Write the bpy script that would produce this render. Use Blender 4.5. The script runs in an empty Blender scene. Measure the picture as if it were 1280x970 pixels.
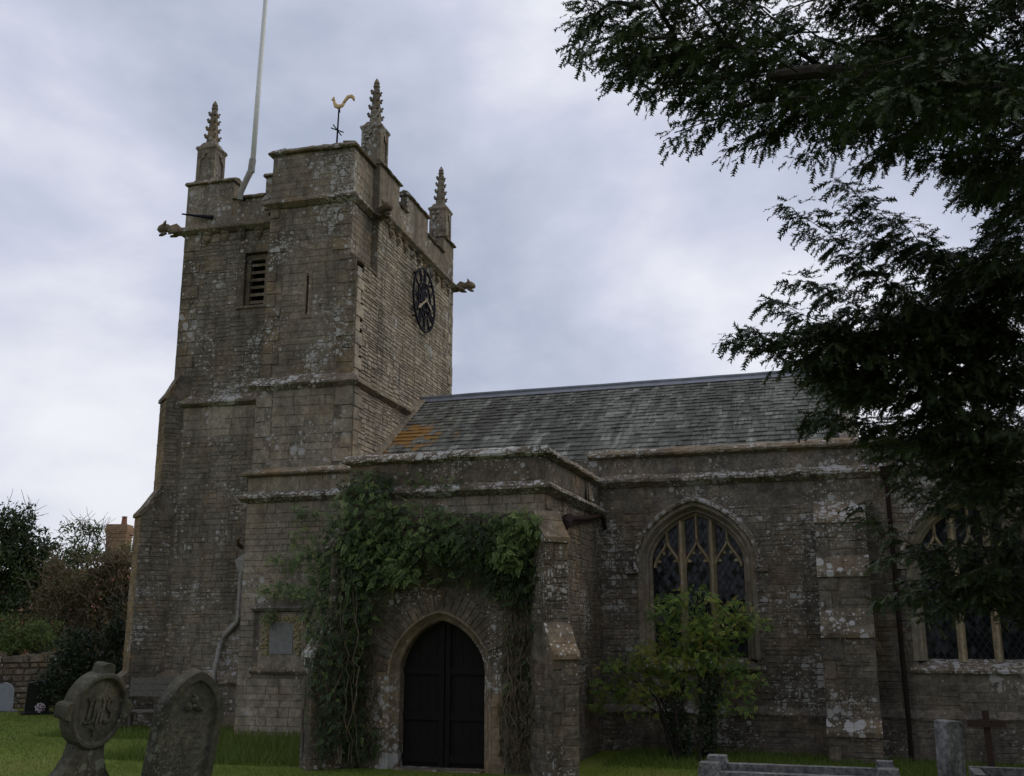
import bpy, math, random
import numpy as np

rnd = random.Random(7)
R = math.radians
scene = bpy.context.scene
col = scene.collection

# ---------------------------------------------------------------- camera
F_PX, PITCH, YAW, CZ = 1300.0, R(13.2), R(17.8), 2.1
cam_d = bpy.data.cameras.new('camera')
cam_d.sensor_width = 36.0
cam_d.lens = 36.0 * F_PX / 1280.0
cam_d.clip_end = 3000
cam = bpy.data.objects.new('camera', cam_d)
cam.location = (0, 0, CZ)
cam.rotation_euler = (math.pi / 2 + PITCH, 0, YAW)
col.objects.link(cam)
scene.camera = cam

# ---------------------------------------------------------------- world, sun, exposure
SUN_EL, SUN_AZ = R(42), R(62)      # azimuth clockwise from +Y: soft light from the right and slightly behind the church
world = bpy.data.worlds.new('World')
scene.world = world
world.use_nodes = True
wn, wl = world.node_tree.nodes, world.node_tree.links
wn.clear()
w_out = wn.new('ShaderNodeOutputWorld')
w_bg = wn.new('ShaderNodeBackground')
w_bg.inputs['Strength'].default_value = 0.1
sky = wn.new('ShaderNodeTexSky')
sky.sky_type = 'NISHITA'
sky.sun_disc = False
sky.sun_elevation = SUN_EL
sky.sun_rotation = SUN_AZ
w_tc = wn.new('ShaderNodeTexCoord')
w_map = wn.new('ShaderNodeMapping')
w_map.inputs['Scale'].default_value = (1.0, 1.0, 1.7)
w_map.inputs['Location'].default_value = (0.55, 0.2, 0.3)
w_n1 = wn.new('ShaderNodeTexNoise')
w_n1.inputs['Scale'].default_value = 2.6
w_n1.inputs['Detail'].default_value = 6
w_n1.inputs['Roughness'].default_value = 0.52
w_n1.inputs['Distortion'].default_value = 0.15
w_r = wn.new('ShaderNodeValToRGB')
w_r.color_ramp.elements[0].position = 0.36
w_r.color_ramp.elements[0].color = (4.8, 5.35, 6.8, 1)
w_r.color_ramp.elements[1].position = 0.63
w_r.color_ramp.elements[1].color = (9.6, 9.7, 10.5, 1)
e = w_r.color_ramp.elements.new(0.5)
e.color = (6.9, 7.25, 8.75, 1)
w_mix = wn.new('ShaderNodeMix')
w_mix.data_type = 'RGBA'
w_mix.inputs[0].default_value = 0.93
wl.new(w_tc.outputs['Generated'], w_map.inputs['Vector'])
wl.new(w_map.outputs['Vector'], w_n1.inputs['Vector'])
wl.new(w_n1.outputs['Fac'], w_r.inputs['Fac'])
wl.new(sky.outputs['Color'], w_mix.inputs[6])
w_dot = wn.new('ShaderNodeVectorMath')            # the cloud is thinner in one place low over the trees
w_dot.operation = 'DISTANCE'
w_dot.inputs[1].default_value = (-0.632, 0.765, 0.125)
wl.new(w_tc.outputs['Generated'], w_dot.inputs[0])
w_n2 = wn.new('ShaderNodeTexNoise')
w_n2.inputs['Scale'].default_value = 9.0
w_n2.inputs['Detail'].default_value = 5
wl.new(w_map.outputs['Vector'], w_n2.inputs['Vector'])
w_add = wn.new('ShaderNodeMath')
w_add.operation = 'MULTIPLY_ADD'
wl.new(w_n2.outputs['Fac'], w_add.inputs[0])
w_add.inputs[1].default_value = 0.32
wl.new(w_dot.outputs['Value'], w_add.inputs[2])
w_r2 = wn.new('ShaderNodeValToRGB')
w_r2.color_ramp.elements[0].position = 0.16
w_r2.color_ramp.elements[0].color = (0.75, 0.75, 0.75, 1)
w_r2.color_ramp.elements[1].position = 0.34
w_r2.color_ramp.elements[1].color = (0, 0, 0, 1)
wl.new(w_add.outputs[0], w_r2.inputs['Fac'])
w_mb = wn.new('ShaderNodeMix')
w_mb.data_type = 'RGBA'
wl.new(w_r2.outputs['Color'], w_mb.inputs[0])
wl.new(w_r.outputs['Color'], w_mb.inputs[6])
w_mb.inputs[7].default_value = (10.6, 10.6, 11.0, 1)
wl.new(w_mb.outputs[2], w_mix.inputs[7])
wl.new(w_mix.outputs[2], w_bg.inputs['Color'])
wl.new(w_bg.outputs['Background'], w_out.inputs['Surface'])

sun_d = bpy.data.lights.new('sun', 'SUN')
sun_d.energy = 1.0
sun_d.angle = R(25)
sun_d.color = (1.0, 0.93, 0.82)
sun = bpy.data.objects.new('sun', sun_d)
sun.location = (20, 20, 40)
sun.rotation_euler = (math.pi / 2 - SUN_EL, 0, math.pi - SUN_AZ)
col.objects.link(sun)

vs = scene.view_settings
vs.view_transform = 'Standard'
vs.look = 'None'
vs.exposure = -0.12
vs.gamma = 1.0
vs.use_curve_mapping = False

# ---------------------------------------------------------------- maths helpers
def A(*v):
    return np.array(v, dtype=float)

_f = A(-math.sin(YAW) * math.cos(PITCH), math.cos(YAW) * math.cos(PITCH), math.sin(PITCH))
_r = A(math.cos(YAW), math.sin(YAW), 0)
_u = np.cross(_r, _f)
EYE = A(0, 0, CZ)

def pt(u, v, depth):
    """surveyed point: direction read off the photograph, distance from the eye in metres"""
    d = ((u - 640) * _r - (v - 485) * _u) / F_PX + _f
    return EYE + d * depth

def on_z(u, v, z):
    d = ((u - 640) * _r - (v - 485) * _u) / F_PX + _f
    return EYE + d * ((z - CZ) / d[2])

def on_y(u, v, y):
    d = ((u - 640) * _r - (v - 485) * _u) / F_PX + _f
    return EYE + d * (y / d[1])

def unit(v):
    v = np.asarray(v, float)
    return v / (np.linalg.norm(v) + 1e-12)

def ground_z(x, y):
    return 0.42 * min(1.2, max(0.0, (14.0 - y) / 14.0)) + 0.03 * math.sin(x * 0.7) * math.sin(y * 0.5 + 1)

# ---------------------------------------------------------------- materials
def new_mat(name):
    m = bpy.data.materials.new(name)
    m.use_nodes = True
    nt = m.node_tree
    b = nt.nodes['Principled BSDF']
    return m, nt.nodes, nt.links, b

def ramp(N, L, fac, stops, interp='LINEAR'):
    r = N.new('ShaderNodeValToRGB')
    r.color_ramp.interpolation = interp
    els = r.color_ramp.elements
    while len(els) < len(stops):
        els.new(0.5)
    for el, (p, c) in zip(els, stops):
        el.position = p
        el.color = (c[0], c[1], c[2], 1) if hasattr(c, '__len__') else (c, c, c, 1)
    L.new(fac, r.inputs['Fac'])
    return r.outputs['Color']

def noise(N, L, vec, scale, detail=4, rough=0.55, dist=0.0):
    n = N.new('ShaderNodeTexNoise')
    n.inputs['Scale'].default_value = scale
    n.inputs['Detail'].default_value = detail
    n.inputs['Roughness'].default_value = rough
    n.inputs['Distortion'].default_value = dist
    L.new(vec, n.inputs['Vector'])
    return n.outputs['Fac']

def mixc(N, L, fac, a, b, mode='MIX'):
    m = N.new('ShaderNodeMix')
    m.data_type = 'RGBA'
    m.blend_type = mode
    for sock, val in ((0, fac), (6, a), (7, b)):
        if hasattr(val, 'is_linked') or hasattr(val, 'links'):
            L.new(val, m.inputs[sock])
        elif sock == 0:
            m.inputs[0].default_value = val
        else:
            m.inputs[sock].default_value = (val[0], val[1], val[2], 1)
    return m.outputs[2]

def math_n(N, L, op, a, b=None):
    m = N.new('ShaderNodeMath')
    m.operation = op
    for i, v in enumerate((a, b)):
        if v is None:
            continue
        if hasattr(v, 'links'):
            L.new(v, m.inputs[i])
        else:
            m.inputs[i].default_value = v
    return m.outputs[0]

def bump(N, L, b, height, strength=0.4, dist=0.02):
    bn = N.new('ShaderNodeBump')
    bn.inputs['Strength'].default_value = strength
    bn.inputs['Distance'].default_value = dist
    L.new(height, bn.inputs['Height'])
    L.new(bn.outputs['Normal'], b.inputs['Normal'])

def stone_mat(name, cols, lichen=0.35, lcol=(0.43, 0.42, 0.39), spot=5.0, stain=0.55, brown=0.35, grain=0.5, vary=1.0):
    m, N, L, b = new_mat(name)
    pos = N.new('ShaderNodeNewGeometry').outputs['Position']
    at = N.new('ShaderNodeAttribute')
    at.attribute_name = 'rnd'
    c = ramp(N, L, at.outputs['Fac'], [(i / (len(cols) - 1), k) for i, k in enumerate(cols)])
    # weather staining with a shape of its own
    s1 = noise(N, L, pos, 0.75, 5, 0.6, 0.4)
    c = mixc(N, L, 1.0, c, ramp(N, L, s1, [(0.3, stain), (0.52, 0.95), (0.7, 1.22)]), 'MULTIPLY')
    mpv = N.new('ShaderNodeMapping')              # old run-off streaks
    mpv.inputs['Scale'].default_value = (2.4, 2.4, 0.3)
    L.new(pos, mpv.inputs['Vector'])
    s3 = noise(N, L, mpv.outputs['Vector'], 1.3, 5, 0.65)
    c = mixc(N, L, 0.8, c, ramp(N, L, s3, [(0.34, 0.66), (0.5, 1.0), (0.66, 1.16)]), 'MULTIPLY')
    s2 = noise(N, L, pos, 1.5, 4, 0.6)
    bm = ramp(N, L, s2, [(0.5, 0.0), (0.68, brown)])
    c = mixc(N, L, bm, c, (0.22, 0.135, 0.065))
    g = noise(N, L, pos, 16.0, 5, 0.7)
    c = mixc(N, L, grain, c, ramp(N, L, g, [(0.3, 0.35), (0.5, 0.95), (0.72, 1.75)]), 'MULTIPLY')
    g2 = noise(N, L, pos, 5.5, 4, 0.65)
    c = mixc(N, L, 0.8, c, ramp(N, L, g2, [(0.32, 0.62), (0.52, 1.0), (0.68, 1.35)]), 'MULTIPLY')
    # pale crusts of lichen, more of them in some places
    v = N.new('ShaderNodeTexVoronoi')
    v.inputs['Scale'].default_value = spot
    L.new(pos, v.inputs['Vector'])
    edge = noise(N, L, pos, 34.0, 3, 0.6)
    area = noise(N, L, pos, 0.9, 3, 0.5)
    size = N.new('ShaderNodeSeparateColor')
    L.new(v.outputs['Color'], size.inputs['Color'])
    over = math_n(N, L, 'ADD', math_n(N, L, 'MULTIPLY', math_n(N, L, 'SUBTRACT', area, 0.5), 0.75), lichen * 0.30 - 0.035)
    def crust(vor, sz, gain):
        thr = math_n(N, L, 'MULTIPLY', over, math_n(N, L, 'MULTIPLY', sz, gain))
        d = math_n(N, L, 'ADD', vor, math_n(N, L, 'MULTIPLY', math_n(N, L, 'SUBTRACT', edge, 0.5), 0.30))
        return ramp(N, L, math_n(N, L, 'MULTIPLY', math_n(N, L, 'SUBTRACT', thr, d), 7.0), [(0.0, 0.0), (0.5, 0.9)])
    v2 = N.new('ShaderNodeTexVoronoi')
    v2.inputs['Scale'].default_value = spot * 3.1
    L.new(pos, v2.inputs['Vector'])
    size2 = N.new('ShaderNodeSeparateColor')
    L.new(v2.outputs['Color'], size2.inputs['Color'])
    lm = math_n(N, L, 'MAXIMUM', crust(v.outputs['Distance'], math_n(N, L, 'POWER', size.outputs[0], 1.6), 3.6), crust(v2.outputs['Distance'], math_n(N, L, 'POWER', size2.outputs[0], 1.6), 3.4))
    lc = mixc(N, L, math_n(N, L, 'MULTIPLY', edge, 1.0), (lcol[0] * 0.6, lcol[1] * 0.6, lcol[2] * 0.58), lcol)
    c = mixc(N, L, lm, c, lc)
    L.new(c, b.inputs['Base Color'])
    b.inputs['Roughness'].default_value = 0.93
    b.inputs['Specular IOR Level'].default_value = 0.15
    bump(N, L, b, noise(N, L, pos, 22.0, 6, 0.7), 0.55, 0.02)
    return m

M = {}
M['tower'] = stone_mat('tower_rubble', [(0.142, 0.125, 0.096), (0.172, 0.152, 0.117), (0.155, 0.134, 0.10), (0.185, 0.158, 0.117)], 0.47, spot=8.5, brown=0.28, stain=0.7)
M['tower_up'] = stone_mat('tower_upper_stone', [(0.165, 0.141, 0.105), (0.182, 0.156, 0.116), (0.172, 0.145, 0.107)], 0.48, spot=7.2, brown=0.3, grain=0.45, stain=0.7)
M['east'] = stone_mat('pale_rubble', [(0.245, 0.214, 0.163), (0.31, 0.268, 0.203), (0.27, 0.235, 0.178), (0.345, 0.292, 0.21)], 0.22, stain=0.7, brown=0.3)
M['ashlar'] = stone_mat('dressed_ashlar', [(0.205, 0.178, 0.13), (0.235, 0.205, 0.152), (0.218, 0.188, 0.138), (0.245, 0.214, 0.16)], 0.26, stain=0.7, brown=0.35, grain=0.4)
M['nave'] = stone_mat('nave_rubble', [(0.115, 0.103, 0.084), (0.15, 0.134, 0.108), (0.128, 0.111, 0.087), (0.17, 0.146, 0.113)], 0.44, spot=8.0, brown=0.3, grain=0.7, stain=0.65)
M['porch'] = stone_mat('porch_rubble', [(0.085, 0.074, 0.057), (0.122, 0.104, 0.079), (0.10, 0.083, 0.062), (0.14, 0.116, 0.085)], 0.42, spot=9.0, brown=0.4, grain=0.7, stain=0.65)  # shade on the porch front is put into this stone's darker colour
M['mortar'] = stone_mat('old_mortar', [(0.14, 0.121, 0.092), (0.15, 0.13, 0.10)], 0.4, brown=0.25)
M['trim'] = stone_mat('weathered_trim', [(0.155, 0.127, 0.087), (0.18, 0.147, 0.102), (0.15, 0.126, 0.09)], 0.46, spot=7.0, brown=0.5)
M['ochre'] = stone_mat('ochre_crusted_stone', [(0.19, 0.138, 0.07), (0.215, 0.155, 0.078), (0.175, 0.132, 0.07)], 0.36, spot=6.0, brown=0.6)
M['lichened'] = stone_mat('lichened_ledge', [(0.15, 0.126, 0.092), (0.175, 0.146, 0.108)], 0.74, spot=8.0, lcol=(0.50, 0.49, 0.46), brown=0.3)
M['weathering'] = stone_mat('patchy_lichened_slope', [(0.15, 0.126, 0.09), (0.175, 0.142, 0.10)], 0.66, spot=6.0, lcol=(0.5, 0.49, 0.46), brown=0.5)
M['tracery'] = stone_mat('golden_tracery_stone', [(0.29, 0.235, 0.15), (0.325, 0.265, 0.168), (0.305, 0.245, 0.155)], 0.14, stain=0.7, brown=0.3, grain=0.45)
M['grave'] = stone_mat('grey_headstone', [(0.066, 0.065, 0.049), (0.08, 0.078, 0.059)], 0.32, spot=12.0, brown=0.15, lcol=(0.18, 0.19, 0.145), grain=0.6)
M['granite'] = stone_mat('grey_granite', [(0.15, 0.15, 0.148), (0.18, 0.18, 0.178)], 0.2, spot=14.0, stain=0.75, brown=0.1, grain=1.0, lcol=(0.32, 0.32, 0.31))
M['wallstone'] = stone_mat('yard_wall_stone', [(0.09, 0.077, 0.06), (0.14, 0.122, 0.096), (0.115, 0.098, 0.076)], 0.4, spot=4.0)
M['rubble'] = M['tower']

def plain(name, c, rough=0.8, metal=0.0, var=0.25, scale=9.0, spec=0.3):
    m, N, L, b = new_mat(name)
    pos = N.new('ShaderNodeNewGeometry').outputs['Position']
    n = noise(N, L, pos, scale, 5, 0.65)
    L.new(mixc(N, L, 1.0, c, ramp(N, L, n, [(0.3, 1 - var), (0.7, 1 + var)]), 'MULTIPLY'), b.inputs['Base Color'])
    b.inputs['Roughness'].default_value = rough
    b.inputs['Metallic'].default_value = metal
    b.inputs['Specular IOR Level'].default_value = spec
    bump(N, L, b, n, 0.15, 0.01)
    return m

M['iron'] = plain('black_iron', (0.016, 0.016, 0.022), 0.8, spec=0.1)
M['rust'] = plain('rusty_iron', (0.02, 0.013, 0.011), 0.9, spec=0.1)
M['lead'] = plain('lead_sheet', (0.15, 0.16, 0.18), 0.55, var=0.2, scale=4)
M['gold'] = plain('gilded_metal', (0.5, 0.36, 0.17), 0.5, 0.5)
M['gold_dull'] = plain('dull_gilding', (0.26, 0.21, 0.14), 0.7, 0.1)
M['pole'] = plain('white_paint', (0.68, 0.68, 0.66), 0.5, var=0.1)
M['pipe'] = plain('grey_painted_pipe', (0.24, 0.23, 0.20), 0.7, var=0.3)
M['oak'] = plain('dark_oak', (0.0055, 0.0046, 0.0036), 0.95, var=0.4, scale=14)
M['bench'] = plain('silvered_teak', (0.10, 0.094, 0.076), 0.85, var=0.3, scale=20)
M['crosswood'] = plain('stained_wood', (0.042, 0.022, 0.018), 0.8, var=0.3, scale=20)
M['black_granite'] = plain('polished_black_granite', (0.012, 0.012, 0.014), 0.15, var=0.1, spec=0.5)
M['pale_slate'] = plain('pale_grey_headstone', (0.22, 0.235, 0.25), 0.6, var=0.1)
M['inscription'] = plain('inscription_lichen', (0.05, 0.05, 0.042), 0.9)
M['brick'] = plain('chimney_brick', (0.27, 0.175, 0.105), 0.9, var=0.35, scale=12)
M['brick_dark'] = plain('house_brick', (0.26, 0.13, 0.075), 0.9, var=0.25, scale=12)
M['clay'] = plain('clay_tile', (0.20, 0.09, 0.055), 0.85, var=0.3)
M['plaque'] = plain('slate_plaque', (0.16, 0.16, 0.148), 0.8, var=0.2)
M['carving'] = plain('ochre_carving', (0.27, 0.23, 0.11), 0.9, var=0.35, scale=30)
M['dark_room'] = plain('unlit_interior', (0.02, 0.02, 0.02), 0.9)
M['house_wall'] = M['brick_dark']

def glass_mat():
    m, N, L, b = new_mat('leaded_glass')
    pos = N.new('ShaderNodeNewGeometry').outputs['Position']
    b.inputs['Base Color'].default_value = (0.006, 0.007, 0.009, 1)
    b.inputs['Roughness'].default_value = 0.12
    b.inputs['Specular IOR Level'].default_value = 0.25
    bump(N, L, b, noise(N, L, pos, 5.0, 2, 0.5), 0.25, 0.02)
    return m
M['glass'] = glass_mat()
M['came'] = plain('lead_came', (0.034, 0.034, 0.038), 0.7, spec=0.15)

def slate_mat():
    m, N, L, b = new_mat('stone_roof_slates')
    pos = N.new('ShaderNodeNewGeometry').outputs['Position']
    at = N.new('ShaderNodeAttribute')
    at.attribute_name = 'rnd'
    c = ramp(N, L, at.outputs['Fac'], [(0.0, (0.085, 0.09, 0.078)), (0.4, (0.135, 0.138, 0.117)), (0.8, (0.165, 0.17, 0.143)), (1.0, (0.24, 0.247, 0.212))])
    mp = N.new('ShaderNodeMapping')
    mp.inputs['Scale'].default_value = (2.3, 0.34, 0.34)
    L.new(pos, mp.inputs['Vector'])
    st = noise(N, L, mp.outputs['Vector'], 1.0, 6, 0.65, 0.3)
    c = mixc(N, L, ramp(N, L, st, [(0.40, 0.0), (0.54, 0.8)]), c, (0.05, 0.048, 0.041))
    mp2 = N.new('ShaderNodeMapping')
    mp2.inputs['Scale'].default_value = (4.2, 0.55, 0.55)
    mp2.inputs['Location'].default_value = (3.1, 7.0, 0)
    L.new(pos, mp2.inputs['Vector'])
    st2 = noise(N, L, mp2.outputs['Vector'], 1.0, 5, 0.7, 0.2)
    lm = math_n(N, L, 'MULTIPLY', ramp(N, L, st2, [(0.54, 0.0), (0.68, 0.62)]), math_n(N, L, 'ADD', at.outputs['Fac'], 0.3))
    c = mixc(N, L, lm, c, (0.29, 0.305, 0.26))
    # a patch of orange lichen in the corner against the tower
    d = N.new('ShaderNodeVectorMath')
    d.operation = 'DISTANCE'
    L.new(pos, d.inputs[0])
    d.inputs[1].default_value = (-9.95, 22.75, 6.7)
    edge = noise(N, L, pos, 2.6, 5, 0.65)
    crumb = noise(N, L, pos, 11.0, 4, 0.7)
    om = math_n(N, L, 'ADD', math_n(N, L, 'ADD', math_n(N, L, 'MULTIPLY', d.outputs['Value'], 0.34), edge), math_n(N, L, 'MULTIPLY', math_n(N, L, 'ADD', crumb, at.outputs['Fac']), 0.22))
    c = mixc(N, L, ramp(N, L, om, [(0.86, 0.85), (1.06, 0.0)]), c, (0.27, 0.135, 0.025))
    L.new(c, b.inputs['Base Color'])
    b.inputs['Roughness'].default_value = 0.85
    b.inputs['Specular IOR Level'].default_value = 0.25
    bump(N, L, b, noise(N, L, pos, 20.0, 5, 0.7), 0.4, 0.015)
    return m
M['slate'] = slate_mat()

def leaf_mat(name, cols, trans=0.25, rough=0.55):
    m, N, L, b = new_mat(name)
    at = N.new('ShaderNodeAttribute')
    at.attribute_name = 'rnd'
    c = ramp(N, L, at.outputs['Fac'], [(i / max(1, len(cols) - 1), k) for i, k in enumerate(cols)])
    L.new(c, b.inputs['Base Color'])
    b.inputs['Roughness'].default_value = rough
    b.inputs['Specular IOR Level'].default_value = 0.25
    if trans > 0:
        t = N.new('ShaderNodeBsdfTranslucent')
        L.new(c, t.inputs['Color'])
        ms = N.new('ShaderNodeMixShader')
        ms.inputs[0].default_value = trans
        out = N['Material Output']
        L.new(b.outputs[0], ms.inputs[1])
        L.new(t.outputs[0], ms.inputs[2])
        L.new(ms.outputs[0], out.inputs['Surface'])
    return m
M['yew'] = leaf_mat('yew_needles', [(0.022, 0.033, 0.015), (0.036, 0.052, 0.02), (0.055, 0.076, 0.026), (0.043, 0.056, 0.022)], 0.1)
M['climber'] = leaf_mat('climber_leaves', [(0.03, 0.045, 0.02), (0.06, 0.09, 0.032), (0.10, 0.15, 0.045), (0.19, 0.25, 0.075)], 0.3)
M['dry_leaf'] = leaf_mat('withered_climber', [(0.07, 0.055, 0.03), (0.10, 0.08, 0.045), (0.06, 0.07, 0.03)], 0.15)
M['shrub'] = leaf_mat('shrub_leaves', [(0.06, 0.11, 0.03), (0.11, 0.185, 0.04), (0.17, 0.26, 0.05), (0.26, 0.31, 0.05), (0.30, 0.26, 0.06)], 0.38)
M['ivy'] = leaf_mat('ivy_leaves', [(0.02, 0.03, 0.014), (0.035, 0.05, 0.02)], 0.1)
M['conifer'] = leaf_mat('conifer_leaves', [(0.035, 0.052, 0.022), (0.06, 0.082, 0.03), (0.09, 0.115, 0.04)], 0.2)
M['hedge'] = leaf_mat('hedge_leaves', [(0.06, 0.085, 0.028), (0.105, 0.14, 0.04), (0.15, 0.19, 0.05)], 0.3)
M['brownbush'] = leaf_mat('brown_scrub', [(0.10, 0.08, 0.04), (0.14, 0.11, 0.055), (0.12, 0.125, 0.05)], 0.25)
M['grass_blade'] = leaf_mat('grass_blades', [(0.08, 0.12, 0.02), (0.115, 0.165, 0.028), (0.15, 0.195, 0.04)], 0.3, 0.7)
M['bark'] = plain('bark', (0.028, 0.022, 0.016), 0.95, var=0.4, scale=14)
M['dry_stem'] = plain('dry_stems', (0.115, 0.09, 0.058), 0.9, var=0.3, scale=14)

def lawn_mat():
    m, N, L, b = new_mat('mown_grass')
    pos = N.new('ShaderNodeNewGeometry').outputs['Position']
    n1 = noise(N, L, pos, 0.5, 5, 0.6)
    c = ramp(N, L, n1, [(0.3, (0.09, 0.125, 0.018)), (0.5, (0.13, 0.168, 0.028)), (0.66, (0.15, 0.165, 0.038)), (0.78, (0.18, 0.165, 0.06))])
    n2 = noise(N, L, pos, 14.0, 5, 0.75)
    c = mixc(N, L, 0.8, c, ramp(N, L, n2, [(0.3, 0.45), (0.7, 1.5)]), 'MULTIPLY')
    L.new(c, b.inputs['Base Color'])
    b.inputs['Roughness'].default_value = 0.95
    b.inputs['Specular IOR Level'].default_value = 0.1
    bump(N, L, b, n2, 0.8, 0.05)
    return m
M['lawn'] = lawn_mat()

# ---------------------------------------------------------------- object helpers
ORG = {}

def setup(o, parent, loc_w):
    base = ORG[parent.name] if parent else A(0, 0, 0)
    o.location = tuple(np.asarray(loc_w) - base)
    if parent:
        o.parent = parent
    col.objects.link(o)
    ORG[o.name] = np.asarray(loc_w, float)
    return o

def thing(name, label, cat, loc, group=None):
    o = bpy.data.objects.new(name, None)
    o.empty_display_size = 0.3
    setup(o, None, A(*loc))
    tag(o, label, cat, group)
    return o

def tag(o, label=None, cat=None, group=None, kind=None):
    if label:
        o['label'] = label
    if cat:
        o['category'] = cat
    if group:
        o['group'] = group
    if kind:
        o['kind'] = kind
    return o

class MB:
    def __init__(self):
        self.v, self.f, self.r = [], [], []

    def add(self, verts, faces, r=None):
        b = len(self.v)
        self.v.extend([tuple(p) for p in verts])
        r = rnd.random() if r is None else r
        for f in faces:
            self.f.append(tuple(i + b for i in f))
            self.r.append(r)
        return self

    def hexa(self, p, r=None):      # p: 4 bottom + 4 top corners
        return self.add(p, [(3, 2, 1, 0), (4, 5, 6, 7), (0, 1, 5, 4), (1, 2, 6, 5), (2, 3, 7, 6), (3, 0, 4, 7)], r)

    def build(self, name, mat, parent=None, kind=None, smooth=False, loc=None):
        V = np.array(self.v, float).reshape(-1, 3)
        if loc is None:
            loc = V.mean(axis=0) if parent else A(V[:, 0].mean(), V[:, 1].mean(), V[:, 2].min())
        me = bpy.data.meshes.new(name)
        me.from_pydata((V - loc).tolist(), [], self.f)
        a = me.attributes.new('rnd', 'FLOAT', 'FACE')
        a.data.foreach_set('value', self.r)
        me.materials.append(M[mat])
        if smooth:
            me.polygons.foreach_set('use_smooth', [True] * len(me.polygons))
        o = bpy.data.objects.new(name, me)
        setup(o, parent, loc)
        if kind:
            o['kind'] = kind
        return o

def fast_mesh(name, V, F, r, mat, parent=None, kind=None, loc=None):
    V = np.asarray(V, np.float64)
    F = np.asarray(F, np.int32)
    if loc is None:
        loc = A(V[:, 0].mean(), V[:, 1].mean(), V[:, 2].min())
    me = bpy.data.meshes.new(name)
    me.vertices.add(len(V))
    me.vertices.foreach_set('co', (V - loc).astype(np.float32).ravel())
    n, k = F.shape
    me.loops.add(n * k)
    me.loops.foreach_set('vertex_index', F.ravel())
    me.polygons.add(n)
    me.polygons.foreach_set('loop_start', np.arange(0, n * k, k, dtype=np.int32))
    try:
        me.polygons.foreach_set('loop_total', np.full(n, k, dtype=np.int32))
    except Exception:
        pass
    me.update(calc_edges=True)
    a = me.attributes.new('rnd', 'FLOAT', 'FACE')
    a.data.foreach_set('value', np.asarray(r, np.float32))
    me.materials.append(M[mat])
    o = bpy.data.objects.new(name, me)
    setup(o, parent, loc)
    if kind:
        o['kind'] = kind
    return o

def copy_tree(o, loc, parent=None, rotz=0.0):
    """copy a thing or a part with its children; loc is the world place of the copy"""
    c = o.copy()
    base = ORG[parent.name] if parent else A(0, 0, 0)
    c.location = tuple(A(*loc) - base)
    c.rotation_euler = (0, 0, rotz)
    c.parent = parent
    col.objects.link(c)
    ORG[c.name] = A(*loc)
    for ch in o.children:
        k = ch.copy()
        k.parent = c
        col.objects.link(k)
    return c

class Fr:
    """a wall plane: u along the wall, v up, n out of the wall"""
    def __init__(self, o, eu, n):
        self.o, self.eu, self.n = A(*o), unit(eu), unit(n)
        self.ev = A(0, 0, 1)

    def p(self, u, v, n=0.0):
        return self.o + self.eu * u + self.ev * v + self.n * n

    def box(self, mb, u0, u1, v0, v1, n0, n1, r=None):
        q = [self.p(u, v, n) for v in (v0, v1) for (u, n) in ((u0, n0), (u1, n0), (u1, n1), (u0, n1))]
        return mb.hexa(q, r)

    def prof(self, mb, profile, u0, u1, m0=0.0, m1=0.0, seg=0.14, jit=0.006, r=None):
        """profile of (n, v) points run along u; m0/m1 mitre the ends outwards"""
        k = max(1, int(abs(u1 - u0) / seg))
        rings = []
        for i in range(k + 1):
            t = i / k
            ring = []
            for (n, v) in profile:
                a, b = u0 - max(n, 0) * m0, u1 + max(n, 0) * m1
                j = jit if 0 < i < k else jit * 0.3
                ring.append(self.p(a + (b - a) * t, v + rnd.uniform(-j, j), n + rnd.uniform(-j, j)))
            rings.append(ring)
        c = len(profile)
        verts = [q for ring in rings for q in ring]
        faces = []
        for i in range(k):
            for j in range(c):
                a, b = i * c + j, i * c + (j + 1) % c
                faces.append((a, b, b + c, a + c))
        faces.append(tuple(range(c))[::-1])
        faces.append(tuple(k * c + j for j in range(c)))
        return mb.add(verts, faces, r)

def tube(mb, path, radii, sides=8, r=None):
    path = [np.asarray(p, float) for p in path]
    if not hasattr(radii, '__len__'):
        radii = [radii] * len(path)
    verts, n = [], len(path)
    ref = A(0.13, 0.21, 0.97)
    for i, p in enumerate(path):
        d = unit(path[min(i + 1, n - 1)] - path[max(i - 1, 0)])
        s = np.cross(d, ref)
        if np.linalg.norm(s) < 0.15:
            s = np.cross(d, A(1, 0, 0))
        s = unit(s)
        t = np.cross(d, s)
        for k in range(sides):
            a = 2 * math.pi * k / sides
            verts.append(p + (s * math.cos(a) + t * math.sin(a)) * radii[i])
    faces = []
    for i in range(n - 1):
        for k in range(sides):
            a, b = i * sides + k, i * sides + (k + 1) % sides
            faces.append((a, b, b + sides, a + sides))
    faces.append(tuple(range(sides))[::-1])
    faces.append(tuple((n - 1) * sides + k for k in range(sides)))
    return mb.add(verts, faces, r)

# ---------------------------------------------------------------- masonry: every stone is geometry
STONES = []          # (style, apparent size, parent, material, verts, rnd)
STONE_F = [(4, 5, 6, 7), (0, 1, 5, 4), (1, 2, 6, 5), (2, 3, 7, 6), (3, 0, 4, 7)]

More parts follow.
